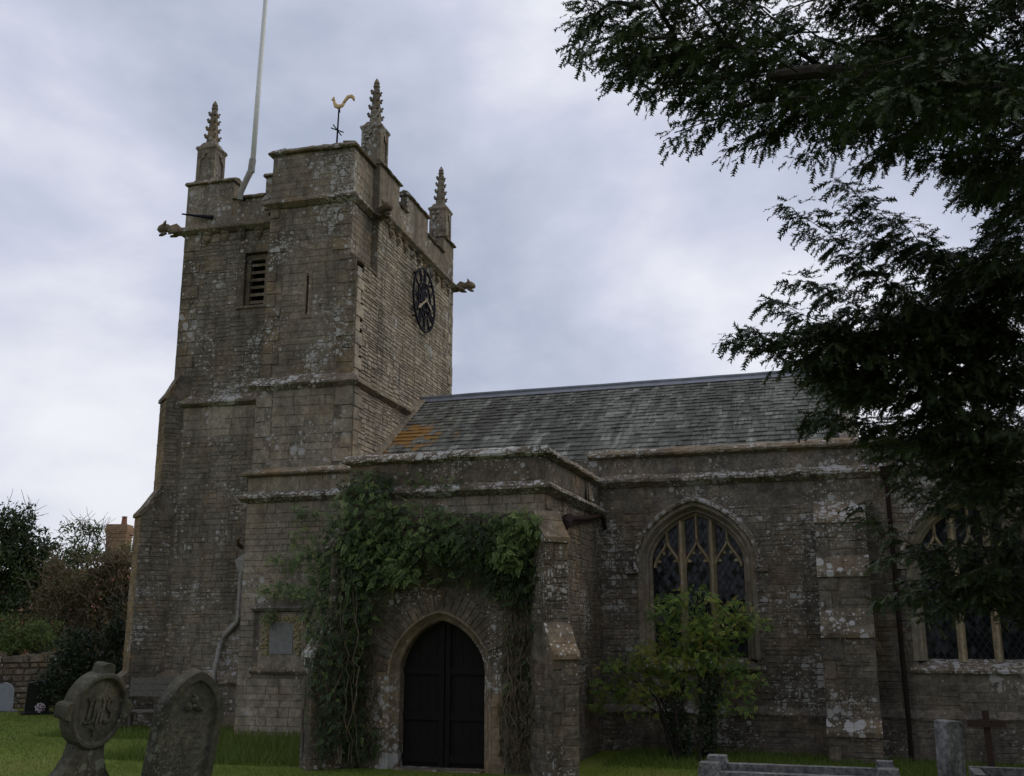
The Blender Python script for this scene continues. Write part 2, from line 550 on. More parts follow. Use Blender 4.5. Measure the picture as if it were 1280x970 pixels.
def one_stone(fr, a, b, v0, v1, dep, ch, jit, style, parent, mat, back=0.012, r=None):
    c = min(ch, (b - a) * 0.25, (v1 - v0) * 0.25)
    j = lambda: rnd.uniform(-jit, jit)
    d = dep * rnd.uniform(0.45, 1.0)
    back4 = [fr.p(a, v0, -back), fr.p(b, v0, -back), fr.p(b, v1, -back), fr.p(a, v1, -back)]
    fro = [fr.p(a + c + j(), v0 + c + j(), d + j() * 0.8), fr.p(b - c + j(), v0 + c + j(), d + j() * 0.8),
           fr.p(b - c + j(), v1 - c + j(), d + j() * 0.8), fr.p(a + c + j(), v1 - c + j(), d + j() * 0.8)]
    cen = fr.p((a + b) / 2, (v0 + v1) / 2)
    view = EYE - cen
    dist = np.linalg.norm(view)
    facing = max(0.0, float(np.dot(view / dist, fr.n)))
    size = (b - a) * (v1 - v0) * facing / dist ** 2
    rel = (cen - EYE)
    z = rel @ _f
    uu, vv = rel @ _r / z, rel @ _u / z
    if abs(uu) > 0.5 or abs(vv) > 0.385:
        size *= 0.01
    STONES.append((style, size, parent, mat, back4 + fro, rnd.random() if r is None else r))

def fill_row(fr, a, b, v0, v1, lr, gap, dep, ch, jit, style, parent, mat):
    u = a
    while u < b - 1e-4:
        l = rnd.uniform(*lr) * (0.75 + 0.6 * (v1 - v0) / 0.15 if style == 'rubble' else 1.0)
        if b - u - l < lr[0] * 0.6:
            l = b - u
        l = min(l, b - u)
        if l > gap * 2:
            one_stone(fr, u + gap / 2, u + l - gap / 2, v0 + gap / 2, v1 - gap / 2, dep, ch, jit, style, parent, mat)
        u += l

def free_spans(u0, u1, blocks, v0, v1):
    spans = [(u0, u1)]
    for h in blocks:
        for (a, b) in h(v0, v1):
            nxt = []
            for (s, t) in spans:
                if b <= s or a >= t:
                    nxt.append((s, t))
                else:
                    if a > s:
                        nxt.append((s, a))
                    if b < t:
                        nxt.append((b, t))
            spans = nxt
    return spans

def rect_block(a, b, v0, v1):
    return lambda x, y: [(a, b)] if (y > v0 + 1e-4 and x < v1 - 1e-4) else []

STYLE = {   # course height, stone length, joint, depth, chamfer, jitter
    'ashlar': ((0.16, 0.27), (0.28, 0.7), 0.007, 0.008, 0.007, 0.004),
    'fine':   ((0.10, 0.2), (0.18, 0.52), 0.006, 0.008, 0.008, 0.005),
    'rubble': ((0.07, 0.16), (0.12, 0.38), 0.006, 0.013, 0.013, 0.008),
    'thin':   ((0.055, 0.13), (0.14, 0.44), 0.008, 0.019, 0.012, 0.008),
}

def masonry(fr, u0, u1, v0, v1, style, parent, mat, blocks=(), quoins=(None, None), qmat=None):
    hr, lr, gap, dep, ch, jit = STYLE[style]
    base = 'ashlar' if style in ('ashlar', 'fine') else 'rubble'
    qb = []
    for side, q in enumerate(quoins):
        if not q:
            continue
        v, k = v0, 0
        while v < v1 - 0.05:
            h = min(rnd.uniform(0.24, 0.36), v1 - v)
            if v1 - v - h < 0.12:
                h = v1 - v
            w = q * (1.0 if k % 2 else 0.62)
            a, b = (u0, u0 + w) if side == 0 else (u1 - w, u1)
            if not any(h0(v, v + h) and any(x < b and y > a for x, y in h0(v, v + h)) for h0 in blocks):
                one_stone(fr, a + 0.004, b - 0.006, v + 0.005, v + h - 0.005, 0.03, 0.008, 0.003, 'ashlar', parent, qmat or mat)
            qb.append(rect_block(a, b, v, v + h))
            v += h
            k += 1
    def courses(ua, ub, va, vb):
        v = va
        while v < vb - 0.01:
            h = rnd.uniform(*hr)
            if vb - v - h < hr[0] * 0.7:
                h = vb - v
            for (a, b) in free_spans(ua, ub, list(blocks) + qb, v, v + h):
                if b - a > 0.04:
                    fill_row(fr, a, b, v, v + h, lr, gap, dep, ch, jit, base, parent, mat)
            v += h
    if base == 'ashlar':
        courses(u0, u1, v0, v1)
        return
    v = v0                      # rubble is brought to a course only here and there: uneven patches
    while v < v1 - 0.01:
        hb = rnd.uniform(0.3, 0.62)
        if v1 - v - hb < 0.25:
            hb = v1 - v
        u = u0
        while u < u1 - 0.01:
            w = rnd.uniform(0.35, 1.1)
            if u1 - u - w < 0.35:
                w = u1 - u
            courses(u, u + w, v, v + hb)
            u += w
        v += hb

def backing(mb, fr, u0, u1, v0, v1, blocks=(), n=0.0, step=None):
    if not blocks:
        return mb.add([fr.p(u0, v0, n), fr.p(u1, v0, n), fr.p(u1, v1, n), fr.p(u0, v1, n)], [(0, 1, 2, 3)], 0.5)
    step = step or 0.08
    k = max(1, int((v1 - v0) / step))
    for i in range(k):
        a, b = v0 + (v1 - v0) * i / k, v0 + (v1 - v0) * (i + 1) / k
        for (s, t) in free_spans(u0, u1, blocks, a, b):
            mb.add([fr.p(s, a, n), fr.p(t, a, n), fr.p(t, b, n), fr.p(s, b, n)], [(0, 1, 2, 3)], 0.5)
    return mb

def finish_stones():
    for style, name in (('ashlar', 'ashlar_block'), ('rubble', 'rubble_stone')):
        S = sorted([s for s in STONES if s[0] == style], key=lambda s: -s[1])
        for s in S[:300]:
            MB().add(s[4], STONE_F, s[5]).build(name, s[3], s[2])
        rest = {}
        for s in S[300:]:
            rest.setdefault((s[2].name, s[3]), []).append(s)
        for (pn, mat), L_ in rest.items():
            mb = MB()
            for s in L_:
                mb.add(s[4], STONE_F, s[5])
            mb.build(name + 's', mat, bpy.data.objects[pn], kind='stuff')

def pieces(fr, profile, u0, u1, name, mat, parent, m0=0.0, m1=0.0, length=0.9, jit=0.006):
    """a run of coping or string course as separate stones"""
    n = max(1, int(round((u1 - u0) / length)))
    cuts = [u0] + [u0 + (u1 - u0) * (i + rnd.uniform(-0.12, 0.12)) / n for i in range(1, n)] + [u1]
    for i in range(n):
        mb = MB()
        dz = rnd.uniform(-0.006, 0.006)
        fr.prof(mb, [(p, v + dz) for p, v in profile], cuts[i] + (0.003 if i else 0), cuts[i + 1] - (0.003 if i < n - 1 else 0),
                m0 if i == 0 else 0, m1 if i == n - 1 else 0, jit=jit)
        mb.build(name, mat, parent)

# ---------------------------------------------------------------- arches
def arch_v(x, hw, rise, k):
    x = min(1.0, abs(x) / hw)
    return rise * (k * math.sqrt(max(0.0, 1 - x * x)) + (1 - k) * (1 - x))

def arch_path(hw, spring, rise, k, sill, n=26):
    """open path from the left foot over the arch to the right foot, with outward normals"""
    P = [(-hw, sill)]
    for i in range(5):
        P.append((-hw, sill + (spring - sill) * (i + 1) / 5.0))
    for i in range(1, n):
        a = math.pi * (1 - i / n)
        x = math.cos(a) * hw
        P.append((x, spring + arch_v(x, hw, rise, k)))
    for i in range(5):
        P.append((hw, spring - (spring - sill) * i / 5.0))
    P.append((hw, sill))
    out = []
    for i, p in enumerate(P):
        a, b = P[max(0, i - 1)], P[min(len(P) - 1, i + 1)]
        t = unit((b[0] - a[0], b[1] - a[1], 0))
        out.append((p[0], p[1], -t[1], t[0]))
    return out

def sweep(mb, fr, uc, path, profile, r=None, i0=0, i1=None):
    """profile of (s, n): s outward from the arch line, n out of the wall"""
    path = path[i0:i1]
    c = len(profile)
    verts = []
    for (x, v, nx, ny) in path:
        for (s, n) in profile:
            verts.append(fr.p(uc + x + nx * s, v + ny * s, n + rnd.uniform(-0.002, 0.002)))
    faces = []
    for i in range(len(path) - 1):
        for j in range(c - 1):
            a = i * c + j
            faces.append((a, a + 1, a + 1 + c, a + c))
    mb.add(verts, faces, r)
    return mb

def arch_block(uc, hw, spring, rise, k, sill, extra=0.0):
    def h(v0, v1):
        lo, hi = max(v0, sill), v1
        if hi <= sill or lo >= spring + rise + extra:
            return []
        w = 0.0
        for v in (v0, v1, (v0 + v1) / 2):
            if v <= spring:
                w = max(w, hw + extra)
            else:
                t = (v - spring) / (rise + extra)
                if t < 1:
                    lo_, hi_ = 0.0, 1.0
                    for _ in range(22):
                        m_ = (lo_ + hi_) / 2
                        if arch_v(m_, 1.0, 1.0, k) > t:
                            lo_ = m_
                        else:
                            hi_ = m_
                    w = max(w, lo_ * (hw + extra))
        return [(uc - w, uc + w)] if w > 0 else []
    return h

# ================================================================= THE SETTING
def build_ground():
    xs = np.concatenate([np.array([-900, -400, -200, -120, -80]), np.arange(-60, 30.1, 1.5), np.array([40, 60, 100, 200, 400, 900])])
    ys = np.concatenate([np.array([-900, -400, -200, -100, -50, -30]), np.arange(-20, 60.1, 1.5), np.array([80, 120, 200, 400, 900])])
    V = [(x, y, ground_z(x, y)) for y in ys for x in xs]
    w = len(xs)
    F = [(j * w + i, j * w + i + 1, (j + 1) * w + i + 1, (j + 1) * w + i) for j in range(len(ys) - 1) for i in range(w - 1)]
    o = MB().add(V, F, 0.5).build('lawn', 'lawn', None, 'structure', loc=A(0, 0, 0))
    o.data.polygons.foreach_set('use_smooth', [True] * len(o.data.polygons))
build_ground()

# ================================================================= THE CHURCH
YN, YP = 19.6, 15.8
PXE, PXW = -4.52, -7.95            # porch side walls
TA = R(3.3)                        # the tower is not quite in line with the nave
tx, ty = A(math.cos(TA), math.sin(TA), 0), A(-math.sin(TA), math.cos(TA), 0)
def TW(a, b, z):
    return tx * a + ty * b + A(0, 0, z)

church = thing('church', 'old stone parish church with battlemented west tower, south porch and slate roof', 'church', (-6.5, 21.5, 0))

def part(name, mb, mat, parent=church, **k):
    return mb.build(name, mat, parent, **k)

# ---------------- tower
TE, TWx, TS, TN = -9.1, -14.41, 22.2, 28.15
fS, fE = Fr(ty * TS, tx, -ty), Fr(tx * TE, ty, tx)
fN, fW = Fr(ty * TN, -tx, ty), Fr(tx * TWx, -ty, -tx)
LW0, LW1, LZ0, LZ1 = -12.64, -12.02, 10.0, 11.33   # belfry window opening
mb = MB()
louv = rect_block(LW0, LW1, LZ0, LZ1)
backing(mb, fS, TWx, TE, 7.5, 12.2, [louv], step=0.1)
backing(mb, fS, TWx - 0.1, TE, 1.1, 7.5, n=0.1)
backing(mb, fS, TWx - 0.25, TE, -0.3, 1.1, n=0.25)
backing(mb, fE, TS, TN, 0, 12.2)
backing(mb, fN, -TE, -TWx, 0, 12.2)
backing(mb, fW, -TN, -TS, 0, 12.2)
tower = part('tower', mb, 'mortar')
masonry(fS, TWx, -11.35, 7.62, 12.0, 'rubble', tower, 'tower', [rect_block(LW0 - 0.17, LW1 + 0.17, LZ0 - 0.12, LZ1 + 0.2)], (0.5, None), 'trim')
fSl = Fr(ty * (TS - 0.1), tx, -ty)
masonry(fSl, TWx - 0.02, -11.35, 6.7, 7.42, 'ashlar', tower, 'ashlar')
masonry(fSl, TWx - 0.1, -11.35, 1.16, 6.7, 'rubble', tower, 'tower', (), (0.42, None), 'trim')
fSp = Fr(ty * (TS - 0.25), tx, -ty)
masonry(fSp, TWx - 0.2, -11.35, 0.0, 0.95, 'fine', tower, 'tower')
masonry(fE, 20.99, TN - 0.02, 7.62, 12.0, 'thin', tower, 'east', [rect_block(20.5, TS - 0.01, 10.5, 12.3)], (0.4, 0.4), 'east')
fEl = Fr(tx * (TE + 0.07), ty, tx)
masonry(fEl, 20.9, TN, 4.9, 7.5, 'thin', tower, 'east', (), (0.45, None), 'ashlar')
masonry(fW, -TN, -TS, 0.0, 12.0, 'fine', tower, 'tower')

mb = MB()
backing(mb, fEl, 20.9, TN, 0, 7.5)
part('tower_footing_wall', mb, 'mortar')

# weathered set-off on the tower's south side and plinth moulding
SO = [(-0.02, 7.44), (0.15, 7.44), (0.24, 7.50), (0.24, 7.54), (0.0, 7.74), (-0.02, 7.74)]
pieces(fS, SO, TWx + 0.02, -11.36, 'string_course', 'lichened', tower, 0, 0, 0.8, 0.012)
PL = [(0.05, 0.93), (0.30, 0.93), (0.34, 0.98), (0.30, 1.05), (0.1, 1.24), (0.05, 1.24)]
pieces(fS, PL, TWx - 0.3, -11.36, 'plinth_moulding', 'trim', tower, 0.5, 0, 0.8, 0.012)
# top string with corbel table
TS_P = [(-0.02, 11.97), (0.06, 11.97), (0.17, 12.06), (0.17, 12.11), (0.03, 12.22), (-0.02, 12.22)]
pieces(fS, TS_P, TWx, -11.36, 'string_course', 'trim', tower, 1, 0, 0.9)
pieces(fE, TS_P, TS, TN, 'string_course', 'trim', tower, 0, 1, 0.9)
pieces(fW, TS_P, -TN, -TS, 'string_course', 'trim', tower, 1, 1, 1.2)
pieces(fN, TS_P, -TE, -TWx, 'string_course', 'trim', tower, 1, 1, 1.2)

def corbel(fr, u, v, s=1.0):
    mb = MB()
    rings = [(0.00, 0.12, 0.10), (-0.05, 0.135, 0.13), (-0.10, 0.10, 0.09), (-0.15, 0.125, 0.125), (-0.22, 0.095, 0.11), (-0.30, 0.045, 0.05), (-0.33, 0.012, 0.02)]
    k = 8
    verts, faces = [], []
    for (dv, w, d) in rings:
        for i in range(k):
            a = math.pi * i / (k - 1)
            j = rnd.uniform(0.82, 1.15)
            verts.append(fr.p(u - math.cos(a) * w * j * s, v + dv * s + rnd.uniform(-0.008, 0.008), math.sin(a) * d * j * s - 0.005))
    for i in range(len(rings) - 1):
        for j in range(k - 1):
            faces.append((i * k + j, i * k + j + 1, (i + 1) * k + j + 1, (i + 1) * k + j))
    mb.add(verts, faces)
    mb.build('corbel', 'trim', tower)
for u in (-13.75, -13.25, -12.78, -12.3, -11.85):
    corbel(fS, u, 12.0)
for i in range(10):
    corbel(fE, 22.95 + i * 0.52, 12.0)

# gargoyles
def gargoyle(base, d, s=1.0, name='gargoyle'):
    d = unit(d)
    side = np.cross(d, A(0, 0, 1))
    up = A(0, 0, 1)
    mb = MB()
    path, rad = [], []
    for t, h, r_ in ((-0.15, 0, 0.13), (0.05, 0.0, 0.135), (0.2, 0.03, 0.12), (0.32, 0.06, 0.10), (0.42, 0.09, 0.12), (0.52, 0.08, 0.135), (0.60, 0.05, 0.10), (0.66, 0.0, 0.05)):
        path.append(base + d * t * s + up * h * s)
        rad.append(r_ * s * rnd.uniform(0.92, 1.08))
    tube(mb, path, rad, 9)
    hd = base + d * 0.5 * s + up * 0.1 * s
    for sg in (-1, 1):                       # ears, jaw, haunches
        tube(mb, [hd + side * sg * 0.07 * s, hd + side * sg * 0.12 * s + up * 0.1 * s - d * 0.03 * s, hd + side * sg * 0.13 * s + up * 0.17 * s - d * 0.06 * s], [0.05 * s, 0.04 * s, 0.01 * s], 6)
        tube(mb, [base + side * sg * 0.1 * s + d * 0.1 * s, base + side * sg * 0.14 * s + d * 0.22 * s - up * 0.06 * s, base + side * sg * 0.11 * s + d * 0.36 * s - up * 0.1 * s], [0.06 * s, 0.05 * s, 0.03 * s], 6)
    tube(mb, [base + d * 0.45 * s - up * 0.02 * s, base + d * 0.56 * s - up * 0.1 * s, base + d * 0.63 * s - up * 0.13 * s], [0.06 * s, 0.05 * s, 0.02 * s], 6)
    tube(mb, [base + d * 0.1 * s + up * 0.1 * s, base + d * 0.2 * s + up * 0.17 * s, base + d * 0.33 * s + up * 0.15 * s], [0.05 * s, 0.07 * s, 0.03 * s], 6)
    mb.build(name, 'trim', tower, smooth=True)
gargoyle(TW(TWx - 0.05, TS - 0.02, 12.1), -tx * 0.95 - ty * 0.35, 0.95)
gargoyle(TW(TE + 0.05, TN + 0.02, 12.08), tx + ty * 0.1, 0.92)
gargoyle(TW(TE - 0.05, TS + 0.12, 12.02), tx * 0.8 - ty * 0.75, 1.0)
gargoyle(TW(-11.72, TS + 0.08, 12.34), -ty - tx * 0.15, 1.2)
mb = MB()                                   # slim iron spout on the south parapet
tube(mb, [TW(-13.62, TS - 0.05, 12.40), TW(-14.0, TS - 0.12, 12.45), TW(-14.42, TS - 0.2, 12.52)], [0.055, 0.038, 0.02], 8)
mb.build('water_spout', 'iron', tower)

# battlements
CZ0, CRN, MER = 12.2, 12.84, 13.36
def battlement(fr, segs, th=0.34):
    for (a, b, z) in segs:
        mb = MB()
        fr.box(mb, a + 0.002, b - 0.002, CZ0, z, -th, 0.0)
        o = mb.build('parapet', 'tower_up', tower)
        cp = [(-th - 0.05, z + 0.002), (0.06, z + 0.002), (0.08, z + 0.03), (0.02, z + 0.10), (-th / 2, z + 0.15), (-th - 0.05, z + 0.08)]
        e_ = 0.05 if z == MER else -0.005
        mb = MB()
        fr.prof(mb, cp, a - e_, b + e_, jit=0.013)
        mb.build('coping_stone', 'trim', tower)
battlement(fS, [(TWx - 0.02, -13.1, MER), (-13.1, -12.2, CRN), (-12.2, -11.34, MER)])
battlement(fE, [(TS, 23.56, MER), (23.56, 24.15, CRN), (24.15, 25.8, MER), (25.8, 27.2, CRN), (27.2, TN, MER)], 0.2)
battlement(fW, [(-TN + 0.36, -26.9, MER), (-26.9, -25.9, CRN), (-25.9, -24.4, MER), (-24.4, -23.5, CRN), (-23.5, -TS - 0.36, MER)])
battlement(fN, [(-TE + 0.36, -TE + 1.3, MER), (-TE + 1.3, -TE + 2.1, CRN), (-TE + 2.1, -TE + 3.4, MER), (-TE + 3.4, -TE + 4.1, CRN), (-TE + 4.1, -TWx - 0.36, MER)])
mb = MB()
mb.add([TW(TWx, TS, 12.5), TW(TE, TS, 12.5), TW(TE, TN, 12.5), TW(TWx, TN, 12.5)], [(0, 1, 2, 3)])
part('tower_roof', mb, 'lead')

# pinnacles
def make_pinnacle(parent, c):
    mb = MB()
    def ring_box(z0, z1, w0, w1):
        q = []
        for z, w in ((z0, w0), (z1, w1)):
            for sx, sy in ((-1, -1), (1, -1), (1, 1), (-1, 1)):
                q.append(c + tx * sx * w / 2 + ty * sy * w / 2 + A(0, 0, z))
        mb.hexa(q)
    ring_box(-0.02, 0.10, 0.62, 0.60)
    ring_box(0.10, 0.92, 0.47, 0.47)
    for sx in (-1, 1):                       # corner stiles and rails leave sunk panels
        for sy in (-1, 1):
            q0 = c + tx * sx * 0.225 + ty * sy * 0.225
            q = [q0 + tx * a * 0.052 + ty * b * 0.052 + A(0, 0, z) for z in (0.10, 0.92) for a, b in ((-1, -1), (1, -1), (1, 1), (-1, 1))]
            mb.hexa(q)
    for k in range(4):
        a = k * math.pi / 2
        n = tx * math.cos(a) + ty * math.sin(a)
        s = np.cross(A(0, 0, 1), n)
        fr_ = Fr(c + n * 0.235, s, n)
        fr_.box(mb, -0.18, 0.18, 0.84, 0.92, -0.01, 0.045)
        fr_.box(mb, -0.18, 0.18, 0.10, 0.17, -0.01, 0.045)
        for sg in (-1, 1):                   # cusped panel head
            mb.add([fr_.p(sg * 0.18, 0.84, 0.035), fr_.p(sg * 0.18, 0.62, 0.035), fr_.p(sg * 0.10, 0.72, 0.035), fr_.p(sg * 0.055, 0.70, 0.035), fr_.p(sg * 0.06, 0.79, 0.035), fr_.p(0, 0.84, 0.035)], [(0, 1, 2, 3, 4, 5)])
    ring_box(0.92, 0.98, 0.56, 0.64)
    ring_box(0.98, 1.03, 0.64, 0.60)
    ring_box(1.03, 1.16, 0.52, 0.40)
    ring_box(1.16, 2.05, 0.29, 0.13)
    for i, z in enumerate((1.32, 1.52, 1.72, 1.90)):
        w = 0.29 - (z - 1.16) / 0.89 * 0.16
        s_ = 0.055 - 0.004 * i
        for sx, sy in ((-1, -1), (1, -1), (1, 1), (-1, 1)):
            d = unit(tx * sx + ty * sy)
            p0 = c + (tx * sx + ty * sy) * w / 2 + A(0, 0, z)
            tube(mb, [p0 - d * 0.03, p0 + d * s_ * 0.8 + A(0, 0, 0.005), p0 + d * s_ * 1.25 + A(0, 0, 0.05), p0 + d * s_ * 0.9 + A(0, 0, 0.075)], [0.055, 0.05, 0.045, 0.015], 6)
    tube(mb, [c + A(0, 0, z) for z in (2.02, 2.07, 2.11, 2.14, 2.20, 2.27)], [0.07, 0.115, 0.075, 0.10, 0.07, 0.015], 8)
    V = np.array(mb.v)
    dz = V[:, 2] - c[2]
    V[:, 2] = c[2] + np.where(dz > 0.9, 0.98 * 1.04 + (dz - 0.98) * 1.14, dz * 1.04)
    k_ = np.where(dz > 1.03, 0.82, 0.94)[:, None]
    V[:, :2] = c[None, :2] + (V[:, :2] - c[None, :2]) * k_
    mb.v = [tuple(q) for q in V]
    return mb.build('pinnacle', 'tower_up', parent, loc=c)
p0 = make_pinnacle(tower, TW(-9.40, 22.52, 13.42))
for q in ((TWx + 0.40, 22.52, 13.42), (-9.43, 27.85, 13.42), (TWx + 0.4, 27.85, 13.42)):
    copy_tree(p0, TW(*q), tower)

# diagonal and square buttresses, each stage with its weathering
def buttress(name, foot, d, h, prof, mat, wmat='weathering', style='rubble', lip=0.05, side_mat=None):
    """foot: point on the wall at ground level, d: direction out, h: half width, prof: (z, projection) from the top down"""
    d = unit(d)
    s = unit(np.cross(A(0, 0, 1), d))        # to the viewer's right when looking along -d ... kept right-handed
    foot = A(*foot)
    mb = MB()
    V = []
    pr = [(prof[0][0], -0.5)] + list(prof) + [(-0.25, prof[-1][1]), (-0.25, -0.5)]
    for sg in (-1, 1):
        for (z, p) in pr:
            V.append(foot + s * sg * h + d * p + A(0, 0, z))
    k = len(pr)
    F = [tuple(range(k)), tuple(range(2 * k - 1, k - 1, -1))]
    for i in range(k):
        j = (i + 1) % k
        F.append((i, i + k, j + k, j))
    b = part(name, mb.add(V, F, 0.5), 'mortar')
    fr_side = [Fr(foot + s * sg * h, d * sg * -1 if sg > 0 else d, s * sg) for sg in (-1, 1)]
    for (z0, p0_), (z1, p1_) in zip(prof[:-1], prof[1:]):
        if p1_ - p0_ > 0.02:                 # weathering slab with a drip
            m2 = MB()
            n = max(1, int(round(2 * h / 0.4)))
            for i in range(n):
                a, c_ = -h - 0.02 + (2 * h + 0.04) * i / n, -h - 0.02 + (2 * h + 0.04) * (i + 1) / n
                for (u_a, u_b) in ((a + 0.003, c_ - 0.003),):
                    steps = 3
                    for t in range(steps):
                        t0, t1 = t / steps, (t + 1) / steps
                        q = []
                        for (tt, o_) in ((t0, 0.0), (t1, 0.0)):
                            z = z0 + (z1 - z0) * tt
                            p = p0_ + (p1_ - p0_) * tt
                            q.append((z, p))
                        jz = rnd.uniform(0, 0.014)
                        pts = [(q[0][0] - 0.05, q[0][1] - 0.06), (q[1][0] - 0.055, q[1][1] - 0.02), (q[1][0] - 0.055, q[1][1] + (lip if t == steps - 1 else 0.01)),
                               (q[1][0] + 0.02 + jz, q[1][1] + (lip if t == steps - 1 else 0.015)), (q[0][0] + 0.03 + jz, q[0][1] + 0.005)]
                        vv = [foot + s * u + d * p + A(0, 0, z) for u in (u_a, u_b) for (z, p) in pts]
                        m2.add(vv, [(4, 3, 2, 1, 0), (5, 6, 7, 8, 9), (0, 1, 6, 5), (1, 2, 7, 6), (2, 3, 8, 7), (3, 4, 9, 8), (4, 0, 5, 9)])
            m2.build('weathering', wmat, b)
        else:
            ft = Fr(foot + d * p1_, s if np.dot(np.cross(s, A(0, 0, 1)), d) > 0 else -s, d)
            masonry(ft, -h, h, z1, z0 - 0.05, style, b, mat, (), (h * 0.8 if style == 'rubble' else None, None), mat)
            for sg in (-1, 1):
                n_ = s * sg
                eu = d if np.dot(np.cross(d, A(0, 0, 1)), n_) > 0 else -d
                fs = Fr(foot + s * sg * h, eu, n_)
                sgn = 1 if np.dot(eu, d) > 0 else -1
                a, c_ = sorted((sgn * -0.05, sgn * p1_))
                if c_ - a > 0.1:
                    masonry(fs, a, c_, z1, z0 - 0.05, 'rubble' if side_mat else style, b, side_mat or mat)
    return b
buttress('corner_buttress', TW(TWx + 0.05, TS + 0.05, 0), -tx - ty, 0.36,
         [(8.25, 0.0), (7.68, 0.28), (5.4, 0.28), (4.82, 0.66), (1.2, 0.66), (1.0, 0.88), (0, 0.88)], 'ochre', 'trim', 'fine', side_mat='tower')

# ---------------- belfry window
bw = thing('belfry_window', None, None, (0, 0, 0)) if False else None
mb = MB()
fS.box(mb, LW0 - 0.16, LW0, LZ0 - 0.1, LZ1 + 0.02, -0.3, 0.02)
fS.box(mb, LW1, LW1 + 0.16, LZ0 - 0.1, LZ1 + 0.02, -0.3, 0.02)
fS.box(mb, LW0 - 0.16, LW1 + 0.16, LZ1 + 0.022, LZ1 + 0.2, -0.3, 0.03)
belfry = part('belfry_window', mb, 'trim')
for sg, a in ((0, LW0), (1, LW1 - 0.11)):
    mb = MB()
    fS.box(mb, a, a + 0.11, LZ0, LZ1, -0.25, -0.09)
    mb.build('inner_jamb', 'trim', belfry)
mb = MB()
fS.box(mb, LW0 + 0.11, LW1 - 0.11, LZ1 - 0.14, LZ1, -0.25, -0.09)
mb.build('window_head', 'trim', belfry)
mb = MB()
fS.prof(mb, [(-0.3, LZ0 - 0.1), (0.05, LZ0 - 0.1), (0.05, LZ0 - 0.05), (-0.1, LZ0 + 0.02), (-0.3, LZ0 + 0.02)], LW0 - 0.18, LW1 + 0.18)
mb.build('sill', 'trim', belfry)
mb = MB()
fS.box(mb, LW0, LW1, LZ0, LZ1, -0.6, -0.45)
mb.build('dark_opening', 'dark_room', belfry)
for i in range(6):
    z = LZ0 + 0.07 + i * 0.195
    mb = MB()
    mb.hexa([fS.p(LW0 + 0.11, z - 0.02, -0.12), fS.p(LW1 - 0.11, z - 0.02, -0.12), fS.p(LW1 - 0.11, z + 0.09, -0.33), fS.p(LW0 + 0.11, z + 0.09, -0.33),
             fS.p(LW0 + 0.11, z + 0.05, -0.12), fS.p(LW1 - 0.11, z + 0.05, -0.12), fS.p(LW1 - 0.11, z + 0.14, -0.33), fS.p(LW0 + 0.11, z + 0.14, -0.33)])
    mb.build('louvre', 'trim', belfry)

# ---------------- stair turret
UX0, UX1, UY = -11.36, -9.1, 20.98
fT, fTl = Fr(ty * UY, tx, -ty), Fr(ty * (UY - 0.08), tx, -ty)
UXt = -9.27
fTE = Fr(tx * UXt, ty, tx)
mb = MB()
slit = rect_block(-10.335, -10.275, 9.28, 10.1)
backing(mb, fT, UX0, UX1, 7.5, 10.45, [slit], step=0.1)
backing(mb, fT, UX0, UXt, 10.45, 13.27)
backing(mb, fTl, UX0 - 0.06, UX1 + 0.06, -0.2, 7.5)
backing(mb, fTE, UY, TS + 0.2, 10.45, 13.27)
fTW = Fr(tx * UX0, -ty, -tx)
backing(mb, fTW, -TS - 0.1, -UY, 0, 13.27)
mb.add([TW(UX0, UY, 13.27), TW(UXt, UY, 13.27), TW(UXt, TS + 0.5, 13.27), TW(UX0, TS + 0.5, 13.27)], [(0, 1, 2, 3)])
turret = part('stair_turret', mb, 'mortar')
masonry(fT, UX0, UX1, 7.72, 10.45, 'fine', turret, 'tower_up', [rect_block(-10.40, -10.21, 9.2, 10.2)], (0.4, 0.45), 'trim')
masonry(fT, UX0, UXt, 10.45, 11.93, 'fine', turret, 'tower_up', (), (0.4, 0.45), 'trim')
masonry(fT, UX0, UXt, 12.16, 13.25, 'ashlar', turret, 'tower_up')
masonry(fTE, UY, TS, 10.62, 11.93, 'fine', turret, 'tower_up')
masonry(fTE, UY, TS, 12.16, 13.25, 'ashlar', turret, 'tower_up')
masonry(fTl, UX0 - 0.06, UX1 + 0.06, 4.9, 7.48, 'ashlar', turret, 'ashlar', (), (0.42, 0.45), 'ashlar')
mb = MB()
for (a, b) in ((-10.42, -10.335), (-10.275, -10.19)):
    fT.box(mb, a, b, 9.2, 10.2, -0.25, 0.022)
fT.box(mb, -10.42, -10.19, 10.202, 10.3, -0.25, 0.022)
fT.box(mb, -10.42, -10.19, 9.12, 9.198, -0.25, 0.022)
sw = part('slit_window', mb, 'trim')
mb = MB()
fT.box(mb, -10.34, -10.27, 9.2, 10.2, -0.5, -0.3)
mb.build('dark_opening', 'dark_room', sw)
SO2 = [(-0.02, 7.43), (0.10, 7.43), (0.22, 7.52), (0.22, 7.56), (0.0, 7.78), (-0.02, 7.78)]
pieces(fT, SO2, UX0 - 0.02, UX1, 'string_course', 'lichened', turret, 1, 1, 0.75, 0.014)
SO3 = [(-0.02, 7.43), (0.10, 7.43), (0.20, 7.50), (0.20, 7.54), (0.0, 7.70), (-0.02, 7.70)]
pieces(fE, SO3, UY, 24.3, 'string_course', 'trim', turret, 1, 0, 0.9, 0.008)
ST = [(-0.02, 11.88), (0.04, 11.88), (0.16, 11.98), (0.15, 12.04), (0.02, 12.16), (-0.02, 12.16)]
pieces(fT, ST, UX0, UXt, 'string_course', 'trim', turret, 1, 1, 0.9, 0.01)
pieces(fTE, ST, UY, TS - 0.02, 'string_course', 'trim', turret, 1, 0, 0.9, 0.01)
SL = [(-0.02, 10.42), (0.20, 10.42), (0.22, 10.47), (-0.02, 10.66)]
